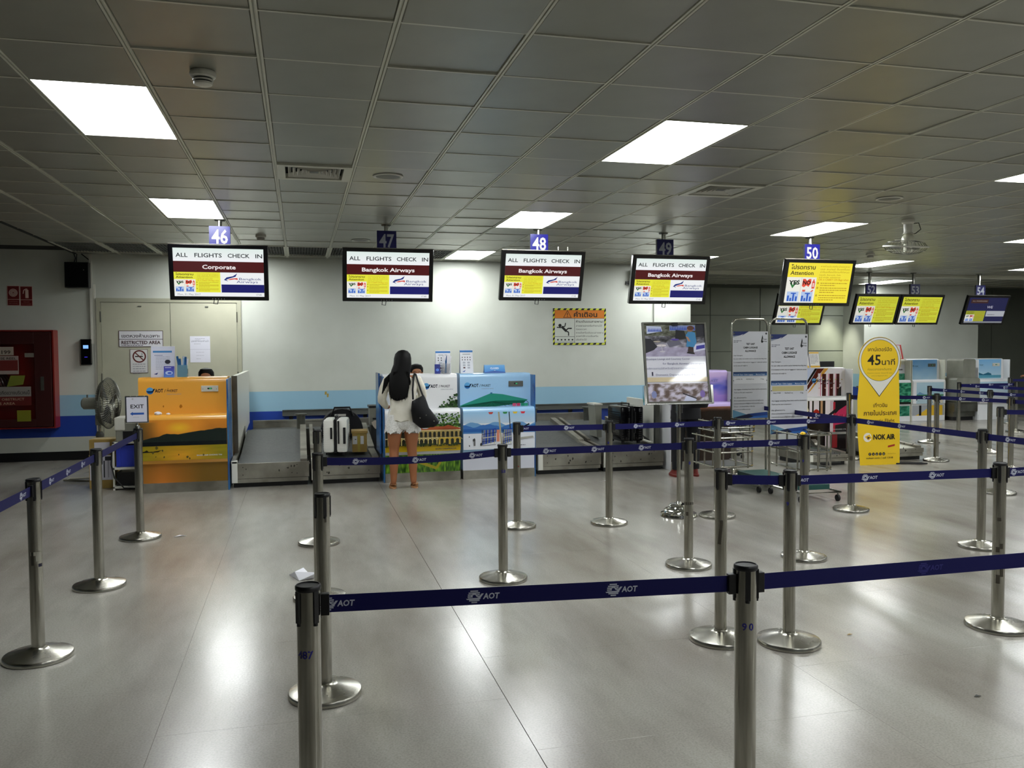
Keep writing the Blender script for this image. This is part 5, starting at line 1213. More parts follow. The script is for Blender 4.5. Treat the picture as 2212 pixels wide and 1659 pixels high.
def belt(a, b, label, off=0.0, da=.045, logo0=.16, pitch=.41, z=None, plain=False, side=1, sag=.0, group=None):
    """a, b ground points (x,y); the webbing runs between two posts"""
    a = Vector((a[0], a[1], 0)); b = Vector((b[0], b[1], 0)); d = b-a; L = d.length; d.normalize()
    zc = .893 if z is None else z
    t = thing('barrier_belt', label, 'barrier belt', (a.x, a.y, 0), 0, group)
    n = Vector((-d.y, d.x, 0)); p0 = d*da; p1 = d*(L-da)
    m = MB(); N = 12; V = []; F = []
    for k in range(N+1):
        p = p0+(p1-p0)*k/N; dz = -sag*math.sin(math.pi*k/N)
        for sx in (-.0008, .0008):
            for sz in (-.025, .025): V.append(p+n*sx+Vector((0, 0, zc+sz+dz)))
    for k in range(N):
        i = 4*k; j = i+4; F += [(i, i+1, j+1, j), (i+2, j+2, j+3, i+3), (i, j, j+2, i+2), (i+1, i+3, j+3, j+1)]
    F += [(0, 2, 3, 1), (4*N, 4*N+1, 4*N+3, 4*N+2)]
    m.add(V, F).build('webbing', M['belt'], t)
    # black end clips
    for p, s_ in ((d*.047, 1), (d*(L-.047), -1)):
        MB().obox(p+Vector((0, 0, zc)), d, n, (0, 0, 1), .012, .011, .031).build('belt_clip', M['black'], t, bevel=.002)
    mid_ = a+d*L/2; toc = Vector((0, 0, CAMZ))-mid_
    u = d if d.cross(Vector((0, 0, 1))).dot(toc) > 0 else -d
    o = (p0 if u == d else p1)+Vector((0, 0, zc))
    A = Art(o, u, FZ, .0013, .00008); LL_ = L-2*da; x = logo0
    C = 0xb8bccb if not plain else 0x24246c
    far = mid_.length > 9
    while x < LL_-.1:
        r = .0195; dz = -sag*math.sin(math.pi*min(1, x/LL_))
        if far:
            A.ring(x, dz, r*.45, r, C, 16)
        else:
            for k in range(7):   # striped globe
                y0 = -r+2*r*k/7; y1 = y0+2*r/7*.68; w0 = math.sqrt(max(0, r*r-((y0+y1)/2)**2))
                if k in (3, 4): A.rect(x-w0, y0+dz, w0*.75, y1-y0, C); A.l -= A.step; A.rect(x+w0*.45, y0+dz, w0*.4, y1-y0, C)
                else: A.rect(x-w0, y0+dz, 2*w0, y1-y0, C)
                A.l -= A.step
            A.ring(x, dz-.001, r*.3, r*.52, C, 10, 1, 0, 180)
            A.poly([(x-r*1.25, dz-.006), (x+r*.5, dz-.006), (x+r*1.1, dz+.008), (x+r*1.45, dz+.008), (x+r*.75, dz-.0095), (x-r*1.1, dz-.0095)], C)
        A.text('AOT', x+r*1.3, dz-.0082, .017, C, .05, 'l', .03, .15); x += pitch
    if A.V: A.build('belt_print', t)
    return t
def bp(k): o = P[k]; return (o.location.x, o.location.y)
belt(bp('n1'), bp('n2'), 'nearest navy belt with large white lettering, from post 487 to the near right post', logo0=-.0+.01, pitch=.42)
belt(bp('n2'), (2.92, 2.33), 'plain navy belt running right out of the picture from the near right post', plain=True, logo0=.6, pitch=.6)
belt(bp('m2'), bp('c1'), 'navy belt across the waiting woman, ending at the post numbered 58', logo0=.2, pitch=.4, sag=.02)
belt(bp('c1'), bp('c2'), 'navy belt from post 58 to the post with the dark tape band', logo0=.27, pitch=.36)
belt(bp('c2'), bp('c3'), 'navy belt in front of the luggage test unit cages', logo0=.24, pitch=.38)
belt(bp('d1'), bp('d2'), 'navy belt over the parasol counter edge and the third conveyor', logo0=-.01, pitch=.42)
belt(bp('d2'), bp('d3'), 'navy belt crossing the black suitcase and the lounge poster pole', logo0=.22, pitch=.42)
belt(bp('d3'), bp('d4'), 'navy belt crossing both luggage test boards', logo0=.06, pitch=.42)
belt(bp('d4'), bp('r2'), 'navy belt slanting across the yellow board', logo0=.2, pitch=.42)
belt(bp('r2'), (5.3, 4.0), 'navy belt leaving the picture at right below the belts by the far counters', logo0=.2, pitch=.42)
belt(bp('z1'), bp('d4'), 'navy belt seen between the test boards and the arcade counter', logo0=.25, pitch=.8)
belt(bp('b1'), bp('b2'), 'short plain navy belt left of the post numbered 9', da=.02, logo0=9)
belt(bp('b2'), bp('b3'), 'navy belt from the post numbered 9 to the stained post', logo0=-.01, pitch=.415)
belt(bp('b3'), (5.3, 4.0), 'navy belt leaving the picture right of the stained post', logo0=.05, pitch=.42)
belt(bp('l0'), bp('l1'), 'navy belt entering the picture at the left edge', logo0=.13, pitch=.42)
belt(bp('l1'), bp('l2'), 'navy belt between the tape-marked left post and the post by the fan', logo0=.25, pitch=.35)
belt(bp('l2'), bp('l3'), 'navy belt from the post by the fan to the exit sign post', logo0=1.35, pitch=2)
belt(bp('y0'), bp('a1'), 'navy belt emerging from behind the yellow board to the post right of it', logo0=.15, pitch=.4)
belt(bp('a1'), bp('a6'), 'long navy belt from the post right of the yellow board towards the right edge', logo0=.3, pitch=.32)
belt(bp('a2'), bp('a4'), 'navy belt behind the one right of the yellow board, crossing the far blue counter', logo0=.3, pitch=.4)
belt(bp('a4'), (10.3, 9.1), 'navy belt continuing right from the far right post left of the clip post', logo0=.3, pitch=.4)
belt(bp('a6'), (8.95, 7.6), 'navy belt leaving the picture from the right post close to the edge', logo0=.4, pitch=.5)
belt(bp('a3'), bp('a8'), 'navy belt across the far grey cabinet to the post at the right edge', logo0=.2, pitch=.42)
belt(bp('a3'), (11.75, 10.2), 'navy belt from the far cabinet post slanting down to the right edge', logo0=.35, pitch=.6)
belt(bp('a7'), (15.4, 14.0), 'farthest navy belt, across the far mountain counter', logo0=.5, pitch=.5)
belt(bp('a5'), (8.6, 6.9), 'navy belt running right from the black clip of the right post', logo0=9)
# yellow scrap on a post top
crumple('paper_scrap', 'yellow folded paper scrap on top of the post before the test unit', 3.7, 5.67, PH, .022, 4, 'yellow')
# ---- exit sign on post l3
t = thing('exit_sign', 'white framed exit sign with blue arrow on top of a left barrier post', 'sign', (-1.36, 7.78, PH), .04)
MB().lathe([(.022, .0), (.02, .02), (.008, .03), (.008, .05)], n=14).build('stem', M['chrome'], t, smooth=True)
w, h = .185, .235
MB().box(-w/2, w/2, -.008, .008, .045, .045+h).build('frame', M['chrome'], t, bevel=.006)
A = Art((-w/2+.012, -.009, .057), FX, FZ); ww, hh = w-.024, h-.024
A.rect(0, 0, ww, hh, 0xd6d6e2); A.text('EXIT', ww*.52, hh*.55, .033, 0x1a1a20, .105, 'c', .015)
A.poly([(ww*.16, hh*.33), (ww*.3, hh*.41), (ww*.3, hh*.37), (ww*.85, hh*.37), (ww*.85, hh*.29), (ww*.3, hh*.29), (ww*.3, hh*.25)], 0x2a5ab0); A.rect(ww*.3, hh*.18, ww*.3, .003, 0xb0b0bc); A.ell(ww*.3, hh*.93, .008, .008, 0xb8b8bc, 10)
A.build('print', t)
for x in (-.05, .0, .06): MB().lathe([(.005, 0), (.005, .008)], n=8).build('rivet', M['steel_flat'], t).location = (x, -.012, h+.038)

# ================================================================= LOUNGE POSTER STAND
t = thing('poster_stand', 'chrome poster stand with lounge photo poster and round tiered base', 'sign stand', (3.51, 7.44, 0), -.03)
MB().lathe([(.165, 0), (.175, .008), (.17, .03), (.14, .04), (.135, .048), (.14, .058), (.125, .072), (.09, .078), (.085, .09), (.095, .1), (.08, .115), (.03, .12), (.022, .14)], n=48).build('base', M['chrome'], t, smooth=True)
MB().tube([(0, 0, .12), (0, 0, 1.08)], .019, 16).build('pole', M['steel'], t, smooth=True)
MB().tube([(-.03, -.005, .99), (-.03, -.005, 1.08)], .007, 8).tube([(.03, -.005, .99), (.03, -.005, 1.08)], .007, 8).build('fork', M['chrome'], t)
w, z0, h = .655, 1.085, .785
MB().box(-w/2, w/2, .0, .012, z0, z0+h).build('backing_board', M['darkgrey'], t)
fr_ = MB()
for a in (-w/2, w/2-.018): fr_.box(a, a+.018, -.016, .016, z0, z0+h)
fr_.box(-w/2+.018, w/2-.018, -.016, .016, z0, z0+.018).box(-w/2+.018, w/2-.018, -.016, .016, z0+h-.018, z0+h)
fr_.build('frame', M['steel_dark'], t, bevel=.003)
MB().box(-w/2-.02, w/2+.02, -.022, .02, z0-.012, z0).box(-w/2-.026, -w/2-.002, -.022, .02, z0-.012, z0+.17).box(w/2+.002, w/2+.026, -.022, .02, z0-.012, z0+.17).build('tray', M['chrome'], t)
MB().box(-.03, .03, -.03, -.012, z0+h-.035, z0+h-.005).build('clip', M['black'], t, bevel=.003)
A = Art((-w/2+.018, -.001, z0+.018), FX, FZ); ww, hh = w-.036, h-.036
A.rect(0, 0, ww, hh, 0xd9d8e2)
def lounge(s_, t_):
    c = (96, 98, 84) if t_ > .45 else (150, 146, 158)
    n = nz(s_*9, t_*9)*60+nz(s_*25, t_*25, 3)*45
    if t_ < .28: c = (168, 160, 186); n *= .35
    if .42 < t_ < .62: c = (86, 84, 92); n *= 1.5
    return (c[0]+n, c[1]+n, c[2]+n*1.1)
A.paint(0, hh*.58, ww, hh*.42, 44, 34, lounge)
def L(x, y): return (ww*x, hh*(.58+.42*y))
A.poly([L(.04, .7), L(.3, .78), L(.28, .93), L(.04, .95)], 0xc8d0e8); r = random.Random(3)
for k in range(9): x = .06+k*.025; A.poly([L(x, .76), L(x+.025, .78), L(x+.012, .9)], 0x3a5ac0)
A.poly([L(.42, .8), L(.85, .8), L(.85, .96), L(.42, .96)], 0x8a98c8)
for k in range(15): x = .43+k*.028; A.poly([L(x, .82), L(x+.026, .82), L(x+.013, .95)], 0x2f4fb4)
A.poly([L(.5, .5), L(.7, .55), L(.66, .8), L(.52, .82)], 0x1c1c20); A.poly([L(.86, .6), L(1, .62), L(1, 1), L(.86, 1)], 0x20202c)
A.poly([L(0, .1), L(.14, .2), L(.2, .3), L(.1, .55), L(0, .55)], 0x24242c); A.poly([L(.4, .28), L(.62, .38), L(.55, .5), L(.36, .42)], 0x6a6878)
for cx, cy, rx, ry, c in ((.27, .34, .08, .03, 0xe0d8d8), (.5, .52, .07, .025, 0x5a48a0), (.2, .46, .06, .02, 0xb4a898)): A.ell(*L(cx, cy), ww*rx, hh*ry*.5, c, 14)
A.line(*L(.27, .34), *L(.28, .16), .008, 0xc0bcc4); A.ell(*L(.28, .15), ww*.05, hh*.01, 0xc8c4cc, 12)
A.poly([L(.78, .12), L(1, .2), L(1, .42), L(.8, .36)], 0xd8d8ee); A.poly([L(.84, .2), L(.99, .25), L(.99, .36), L(.85, .32)], 0x3a38a0)
# woman in blue in the picture (generic small figure)
A.poly([L(.68, .3), L(.8, .26), L(.86, .44), L(.84, .74), L(.74, .78), L(.68, .66), L(.7, .5)], 0x3f86b8); A.poly([L(.68, .62), L(.72, .6), L(.76, .46), L(.72, .46)], 0xb08468)
A.poly([L(.7, .16), L(.8, .12), L(.8, .28), L(.72, .3)], 0x3a2824); A.ell(*L(.76, .84), ww*.05, hh*.035, 0x9a6a50, 14); A.ell(*L(.77, .88), ww*.06, hh*.03, 0x5a3426, 14); A.poly([L(.68, .1), L(.82, .06), L(.8, .12), L(.7, .14)], 0x1c1412)
A.text('Boutique Lounge and Courtesy Corner', ww*.01, hh*.535, .019, 0x5f6288, ww*.72); A.text("for Bangkok Airways' passengers", ww*.27, hh*.475, .019, 0x5f6288, ww*.69)
A.text('บริการเลานจ์สำหรับผู้โดยสารบางกอกแอร์เวย์ส', ww*.01, hh*.415, .017, 0x8a8ca8, ww*.93)
A.rect(ww*.08, hh*.33, ww*.025, hh*.05, 0x3a3c50); A.text('Domestic Departure Gate 4-6', ww*.15, hh*.33, .02, 0x50547c, ww*.65)
A.rect(0, hh*.25, ww, hh*.06, 0xd2c09c)
A.paint(0, 0, ww, hh*.23, 44, 18, lambda s_, t_: mix((96, 78, 70), (204, 196, 214), .5+nz(s_*11, t_*5, 5)*1.5+nz(s_*30, t_*14, 5)*.6))
for cx, c in ((.1, 0x8088b8), (.9, 0x8068b0)): A.ell(ww*cx, hh*.09, ww*.045, hh*.05, c, 7)
A.poly([(ww*.58, 0), (ww*.64, hh*.08), (ww*.8, hh*.03), (ww*.78, 0)], 0xd0d4ee); A.line(ww*.57, hh*.1, ww*.8, hh*.03, .012, 0x22202a)
A.build('poster', t, 'printglass')
for c in t.children:
    if c.name.split('.')[0] in ('backing_board', 'frame', 'tray', 'clip', 'poster'):
        c.matrix_local = Matrix.Translation((0, 0, z0)) @ Matrix.Rotation(-.165, 4, 'X') @ Matrix.Translation((0, 0, -z0))

# ================================================================= LUGGAGE TEST UNITS
def test_board(A, w, h, rows, patch):
    A.rect(0, 0, w, h, 0xcecfd6)
    A.poly([(0, h*.945), (w*.2, h*.955), (w*.3, h*.97), (w*.25, h*.95), (w*.45, h), (0, h)], 0x1c2c66); A.poly([(0, h*.93), (0, h*.95), (w*.2, h*.955)], 0x8e96a6)
    A.ell(w*.03, h*.975, .012, .012, 0x4a4c50, 10); A.ell(w*.95, h*.975, .012, .012, 0x33353a, 10)
    A.poly([(w*.8, h*.88), (w*.84, h*.96), (w*.86, h*.93), (w*.84, h*.9), (w*.87, h*.88), (w*.83, h*.865)], 0x191a1c); A.text('Dream', w*.85, h*.905, .014, 0x191a1c, w*.12, 'l', .02, .2); A.text('Group', w*.86, h*.88, .014, 0x191a1c, w*.11, 'l', .02, .2)
    A.lines(w*.02, h*.89, w*.22, 2, h*.016, .007, 0x55586a, 7)
    for s_, y, ww_ in (('TEST UNIT', .845, .25), ('CABIN LUGGAGE', .805, .41), ('ALLOWANCE', .765, .31)): A.text(s_, w*.5, h*y, h*.021, 0x101114, w*ww_, 'c', .035)
    K = 0x121318
    A.text('Dear Passengers,', w*.02, h*.718, h*.012, K, w*.26, 'l', .01)
    for s_, y, ww_ in (('For your safety and comfort and to minimize boarding time,', .68, .95), ('it is necessary to limit carry-on luggage to 1 piece per person', .64, .95), ('and the size and weight to', .602, .4)): A.text(s_, w*.02, h*y, h*.012, K, w*ww_, 'l', .012)
    A.vgrad(w*.01, h*.49, w*.97, h*.045, 0x4a78b0, 0x0f2350)
    for s_, x in (('Aircraft Type', .03), ('Cabin Luggage', .32), ('Maximum Weight', .66)): A.text(s_, w*x, h*.498, h*.014, 0xd8e0ec, w*.26, 'l', .01)
    if patch: A.rect(w*.04, h*.43, w*.86, h*.05, 0xc0b684); y = .405
    else: A.rect(w*.03, h*.4, w*.93, h*.075, 0xe4e5ea); y = .445
    for s_, x, ww_ in zip(rows, (.07, .38, .8), (.2, .23, .09)): A.text(s_, w*x, h*y, h*.013, K, w*ww_, 'l', .01)
    for x in (.02, .97): A.ell(w*x, h*.435, .006, .006, K, 8)
    A.text('Any luggage exceeding these limits shall be checked-in.', w*.03, h*.328, h*.012, K, w*.95, 'l', .012); A.text('Thank you for your cooperation.', w*.03, h*.292, h*.012, K, w*.54, 'l', .012)
    for q, (s_, ww_) in enumerate((('เรียน ผู้โดยสารทุกท่าน', .36), ('เพื่อความปลอดภัยและความสะดวกสบายของผู้โดยสาร', .85), ('ทางสายการบินอนุญาตให้ผู้โดยสารถือกระเป๋าขึ้นเครื่อง', .85), ('ได้คนละ 1 ใบ น้ำหนักไม่เกิน 5 กิโลกรัม', .6), ('ขอขอบคุณทุกท่านที่ให้ความร่วมมือ', .47))): A.text(s_, w*.03, h*(.232-q*.034), h*.012, K, w*ww_, 'l', .008)
    A.poly([(0, 0), (0, h*.1), (w*.25, h*.065), (w*.55, h*.02), (w*.6, 0)], 0x5f8fae); A.poly([(0, 0), (w*.1, h*.01), (w*.45, h*.05), (w, h*.07), (w, 0)], 0x1c3f86)
    A.poly([(w*.02, h*.01), (w*.45, h*.05), (w*.68, 0), (w*.1, 0)], 0x101c3e); A.poly([(w*.6, h*.02), (w, h*.03), (w, 0), (w*.45, 0)], 0x2a62b0)
def test_unit(label, x, y, rz, zb, zt_, rows, patch, cage, H3=1.92):
    t = thing('luggage_test_unit', label, 'luggage gauge', (x, y, 0), rz); w = .475; r = .0125; rr = .07
    P_ = [(r, 0, .1), (r, 0, H3-rr)]+[(r+rr-rr*math.cos(a*math.pi/10), 0, H3-rr+rr*math.sin(a*math.pi/10)) for a in range(1, 6)]
    P_ += [(w-r-rr+rr*math.sin(a*math.pi/10), 0, H3-rr+rr*math.cos(a*math.pi/10)) for a in range(1, 6)]+[(w-r, 0, .1)]
    MB().tube(P_, r, 12).build('frame', M['steel'], t, smooth=True)
    MB().box(.01, w-.01, -.02, -.0135, zb, zt_).build('board', M['offwhite'], t)
    A = Art((.01, -.0205, zb), FX, FZ); test_board(A, w-.02, zt_-zb, rows, patch); A.build('board_print', t)
    # base on castors
    D = .62
    MB().tube([(0, 0, .1), (0, -D, .1), (w, -D, .1), (w, 0, .1), (0, 0, .1)], .0115, 8).build('base_frame', M['steel'], t, smooth=True)
    for a in (.02, w-.02):
        for b in (-.02, -D+.02):
            c = MB().tube([(a, b, .1), (a, b, .06)], .008, 8).build('caster_fork', M['steel_dark'], t)
            MB().tube([(a-.012, b, .035), (a+.012, b, .035)], .034, 16).build('wheel', M['rubber'], c)
    # two luggage cages of bent tube
    for (z0_, z1_, x0_, x1_) in cage:
        fr0 = -D*.95
        for z_ in (z0_, (z0_+z1_)/2, z1_):
            MB().tube([(x0_, -.02, z_), (x0_, fr0+.06, z_), (x0_+.06, fr0, z_), (x1_-.06, fr0, z_), (x1_, fr0+.06, z_), (x1_, -.02, z_)], .0105, 8).build('cage_hoop', M['steel'], t, smooth=True)
        for x_, y_ in ((x0_, -.12), (x0_, -.32), (x0_, fr0+.07), (x0_+.09, fr0), ((x0_+x1_)/2, fr0), (x1_-.09, fr0), (x1_, fr0+.07), (x1_, -.32), (x1_, -.12)):
            MB().tube([(x_, y_, z0_-.02), (x_, y_, z1_+.02)], .0095, 8).build('cage_bar', M['steel'], t, smooth=True)
        MB().box(x0_+.02, x1_-.02, fr0+.02, -.03, z0_-.012, z0_-.004).build('cage_floor', M['midgrey'], t)
    MB().box(.06, w-.06, -D+.1, -.05, .115, .17).build('lower_tray', M['green'], t, bevel=.005)
    return t
test_unit('luggage test unit with the higher white allowance board and tube cage, the left of two', 4.9, 8.98, .0, .78, 1.8, ('- ATR 72', '40x30x20 cm.', '5 kg.'), False, [(.3, .62, -.5, -.02), (.68, .78, -.42, .0)], H3=1.945)
test_unit('luggage test unit with the lower white allowance board and cream strip, the right of two', 4.985, 8.3, 0, .66, 1.755, ('Airbus 319,320', '56x36x23 cm.', '5 kg.'), True, [(.34, .7, .03, .42)], H3=1.925)

# ================================================================= YELLOW BOARD
t = thing('yellow_board', 'tall yellow cut-out floor board with a round 45 minutes pin shape', 'sign stand', (7.34, 9.93, 0), -.06)
W4, H4 = .615, 1.75
cx, cz, R4 = W4/2-.015, H4-.325, .32
P = [(.02, 0), (W4, 0), (W4-.005, .5), (W4-.02, 1.0), (cx+R4*math.cos(math.radians(-25)), cz+R4*math.sin(math.radians(-25)))]
P += [(cx+R4*math.cos(math.radians(a)), cz+R4*math.sin(math.radians(a))) for a in range(-15, 196, 10)]+[(cx+R4*math.cos(math.radians(205)), cz+R4*math.sin(math.radians(205))), (-.03, .9), (-.02, .4)]
MB().prism(P, 0, .008, 'y').build('board', M['yellow'], t)
MB().add([(.2, .01, 1.2), (.4, .01, 1.2), (.42, .2, 0), (.18, .2, 0), (.2, .016, 1.2), (.4, .016, 1.2), (.42, .207, 0), (.18, .207, 0)], [(0, 1, 2, 3), (7, 6, 5, 4), (0, 4, 5, 1), (1, 5, 6, 2), (2, 6, 7, 3), (3, 7, 4, 0)]).build('rear_strut', M['card'], t)
A = Art((0, -.0005, 0), FX, FZ)
K = 0x2a2012
A.ell(cx, cz, R4*.985, R4*.985, 0x1c1810, 48); A.poly([(cx-R4*.94, cz-R4*.22), (cx-R4*.85, cz-R4*.5), (cx, .93), (cx+R4*.85, cz-R4*.5), (cx+R4*.94, cz-R4*.22)], 0x1c1810)
A.ell(cx, cz, R4*.965, R4*.965, 0xe4e2da, 48); A.poly([(cx-R4*.93, cz-R4*.2), (cx-R4*.84, cz-R4*.48), (cx, .945), (cx+R4*.84, cz-R4*.48), (cx+R4*.93, cz-R4*.2)], 0xe4e2da)
A.ell(cx, cz, R4*.88, R4*.88, 0x1c1810, 48); A.ell(cx, cz, R4*.865, R4*.865, 0xf0c81c, 48)
A.text('เคาน์เตอร์ปิด', cx, cz+.125, .05, K, .36, 'c', .012); A.text('45', cx-.085, cz-.06, .14, 0x0f0c08, .2, 'c', .015); A.text('นาที', cx+.03, cz-.06, .075, K, .2, 'l', .012)
A.text('ก่อนเวลาออกเดินทาง', cx, cz-.135, .03, 0x9a7c18, .36, 'c', .006); A.text('Check-in counter closed 45 mins', cx, cz-.18, .02, 0xa88a20, .38, 'c'); A.text('prior to departure time', cx, cz-.215, .017, 0xa88a20, .24, 'c')
A.text('เที่ยวบิน', W4*.5, .79, .05, 0x4a2c14, .21, 'c', .01); A.text('ภายในประเทศ', W4*.5, .68, .06, 0x4a2c14, .5, 'c', .012); A.text('Domestic Flight', W4*.5, .585, .045, 0x4a2c14, .44, 'c', .006)
A.ell(W4*.2, .38, .062, .062, 0xf0ece0, 28); A.ell(W4*.2, .38, .058, .058, 0xece6d8, 28); A.poly([(W4*.13, .39), (W4*.25, .42), (W4*.3, .37), (W4*.22, .34)], 0xe8b820); A.poly([(W4*.19, .39), (W4*.27, .38), (W4*.2, .35)], 0x4a2418)
A.text('NOK AIR', W4*.34, .35, .068, 0x0f0c08, .33, 'l', .04); A.poly([(W4*.7, .235), (W4*.87, .255), (W4*.87, .28), (W4*.7, .26)], 0xa8241c)
for k, s_ in enumerate('ftyio'): A.ell(W4*(.26+k*.085), .15, .021, .021, 0x17130c, 16); A.text(s_, W4*(.26+k*.085), .14, .022, 0xe8dcb0, None, 'c', .02)
A.text('#nokairlines', W4*.7, .145, .016, 0xb89a28, .12); A.text('nokair.com | call 1318', W4*.5, .085, .024, K, .4, 'c', .012)
A.build('board_print', t)
t = thing('floor_cable', 'black cable loop on the floor right of the yellow board foot', 'cable', (8.0, 9.85, 0))
MB().tube([(-.1, .1, .01), (.05, .12, .01), (.28, .0, .01), (.3, -.07, .01), (.2, -.06, .01), (0, .02, .01), (-.1, .04, .01)], .01, 8).build('cord', M['rubber'], t, smooth=True)

# ================================================================= PEOPLE
def skinned(name, pts, edges, root, mat, parent, levels=2, smooth=True):
    """one continuous surface grown over a joint skeleton; pts: name -> (x, y, z, r)"""
    keys = list(pts); me = bpy.data.meshes.new(name)
    me.from_pydata([pts[k][:3] for k in keys], [(keys.index(a), keys.index(b)) for a, b in edges], [])
    o = bpy.data.objects.new(name, me); COL.objects.link(o)
    md = o.modifiers.new('s', 'SKIN'); md.use_smooth_shade = True
    for i, k in enumerate(keys):
        sv = me.skin_vertices[0].data[i]; r = pts[k][3]; sv.radius = (r, r) if not isinstance(r, tuple) else r; sv.use_root = k == root
    ss = o.modifiers.new('u', 'SUBSURF'); ss.levels = ss.render_levels = levels
    dg = bpy.context.evaluated_depsgraph_get(); m2 = bpy.data.meshes.new_from_object(o.evaluated_get(dg))
    bpy.data.objects.remove(o); m2.name = name; m2.materials.clear(); m2.materials.append(mat)
    for p in m2.polygons: p.use_smooth = True
    return mkobj(name, m2, parent)
def hand_pts(P_, E_, key, wrist, d, palm_n, s=1.0, curl=.35):
    """palm and five fingers from a wrist point; d: pointing direction, palm_n: palm normal"""
    w = Vector(wrist); d = Vector(d).normalized(); n = Vector(palm_n).normalized(); sd = d.cross(n).normalized()
    pc = w+d*.045*s; P_[key+'p'] = (*pc, .026*s); E_.append((key, key+'p'))
    for k, (o_, L_) in enumerate(((-.03, .06), (-.01, .072), (.01, .068), (.028, .055))):
        a = pc+d*.04*s+sd*o_*s; b = a+(d*math.cos(curl)+n*math.sin(curl))*L_*.55*s; c = b+(d*math.cos(curl*2.2)+n*math.sin(curl*2.2))*L_*.5*s
        for q, p_, r_ in (('a', a, .011), ('b', b, .0085), ('c', c, .0065)): P_[f'{key}f{k}{q}'] = (*p_, r_*s)
        E_ += [(key+'p', f'{key}f{k}a'), (f'{key}f{k}a', f'{key}f{k}b'), (f'{key}f{k}b', f'{key}f{k}c')]
    a = w+d*.03*s-sd*.03*s; b = a+(d*.7-sd*.6+n*.2).normalized()*.035*s; c = b+(d*.9-sd*.2+n*.4).normalized()*.025*s
    for q, p_, r_ in (('a', a, .012), ('b', b, .009), ('c', c, .007)): P_[f'{key}t{q}'] = (*p_, r_*s)
    E_ += [(key, key+'ta'), (key+'ta', key+'tb'), (key+'tb', key+'tc')]
def head_parts(t, hc, look, mat, s=1.0, hair='long', hairmat='hair', neckz=None):
    """eyes, brows, mouth, ears, nose on a head centred hc looking along `look`"""
    hc = Vector(hc); f = Vector(look).normalized(); sd = f.cross(Vector((0, 0, 1))).normalized()
    for s_ in (-1, 1):
        e = hc+f*.082*s+sd*s_*.031*s+Vector((0, 0, .008))
        bm = bmesh.new(); bmesh.ops.create_uvsphere(bm, u_segments=12, v_segments=8, radius=.012*s)
        me = bpy.data.meshes.new('eye'); bm.to_mesh(me); bm.free(); me.materials.append(M['offwhite']); o = mkobj('eye', me, t); o.location = e
        MB().obox(e+f*.011, sd, Vector((0, 0, 1)), f, .005, .005, .002).build('pupil', M['gloss_black'], o).location = -e
        MB().tube([e+f*.008+sd*s_*-.018+Vector((0, 0, .022)), e+f*.01+Vector((0, 0, .027)), e+f*.004+sd*s_*.02+Vector((0, 0, .022))], .003, 6).build('eyebrow', M['hair'], t)
        MB().loft([(hc.x+sd.x*s_*.079*s, hc.y+sd.y*s_*.079*s, hc.z-.03+k*.014, .012+.006*math.sin(k), .02) for k in range(5)], 10).build('ear', mat, t, smooth=True)
    MB().tube([hc+f*.085*s+Vector((0, 0, .01)), hc+f*.1*s+Vector((0, 0, -.015)), hc+f*.103*s+Vector((0, 0, -.03)), hc+f*.085*s+Vector((0, 0, -.035))], [.007, .01, .013, .008], 8).build('nose', mat, t, smooth=True)
    MB().tube([hc+f*.083*s-sd*.022+Vector((0, 0, -.056)), hc+f*.092*s+Vector((0, 0, -.056)), hc+f*.083*s+sd*.022+Vector((0, 0, -.056))], [.003, .007, .003], 8).build('mouth', base_mat('lips', 0x8a4038, .4), t)
# ---- standing woman, seen from behind
t = thing('person', 'woman with long black hair, white blouse and white frayed shorts standing at the mansion counter', 'person', (1.15, 9.82, 0))
S = {'pel': (0, .01, .83, (.125, .09)), 'wst': (0, .005, .98, (.1, .075)), 'che': (0, 0, 1.14, (.125, .085)), 'sho': (.0, .0, 1.26, (.095, .07)), 'nk': (.0, .01, 1.335, .045), 'nk2': (.0, .015, 1.38, .045),
     'hd': (.01, .02, 1.44, (.072, .08)), 'hd2': (.01, .02, 1.51, (.078, .09)), 'hd3': (.01, .02, 1.555, (.055, .065)),
     'sl': (-.17, 0, 1.27, .045), 'el': (-.235, .02, 1.03, .034), 'wl': (-.17, .2, .93, .024), 'sr': (.17, 0, 1.27, .045), 'er': (.235, .04, 1.05, .034), 'wr': (.18, .24, 1.03, .024),
     'hl': (-.095, .01, .76, .105), 'ml': (-.1, .01, .6, .09), 'kl': (-.105, .01, .44, .06), 'cl': (-.11, -.015, .3, .06), 'al': (-.115, .0, .085, .036), 'fl': (-.12, .06, .035, .028), 'tl': (-.125, .15, .02, .02), 'bl': (-.115, -.03, .035, .027),
     'hr': (.095, .01, .76, .105), 'mr': (.1, .01, .6, .09), 'kr': (.1, .0, .44, .06), 'cr': (.11, -.02, .3, .06), 'ar': (.115, -.01, .085, .036), 'fr': (.125, .05, .035, .028), 'tr': (.15, .13, .02, .02), 'br': (.115, -.04, .035, .027)}
E_ = [('pel', 'wst'), ('wst', 'che'), ('che', 'sho'), ('sho', 'nk'), ('nk', 'nk2'), ('nk2', 'hd'), ('hd', 'hd2'), ('hd2', 'hd3'), ('sho', 'sl'), ('sl', 'el'), ('el', 'wl'), ('sho', 'sr'), ('sr', 'er'), ('er', 'wr'),
      ('pel', 'hl'), ('hl', 'ml'), ('ml', 'kl'), ('kl', 'cl'), ('cl', 'al'), ('al', 'fl'), ('fl', 'tl'), ('al', 'bl'), ('pel', 'hr'), ('hr', 'mr'), ('mr', 'kr'), ('kr', 'cr'), ('cr', 'ar'), ('ar', 'fr'), ('fr', 'tr'), ('ar', 'br')]
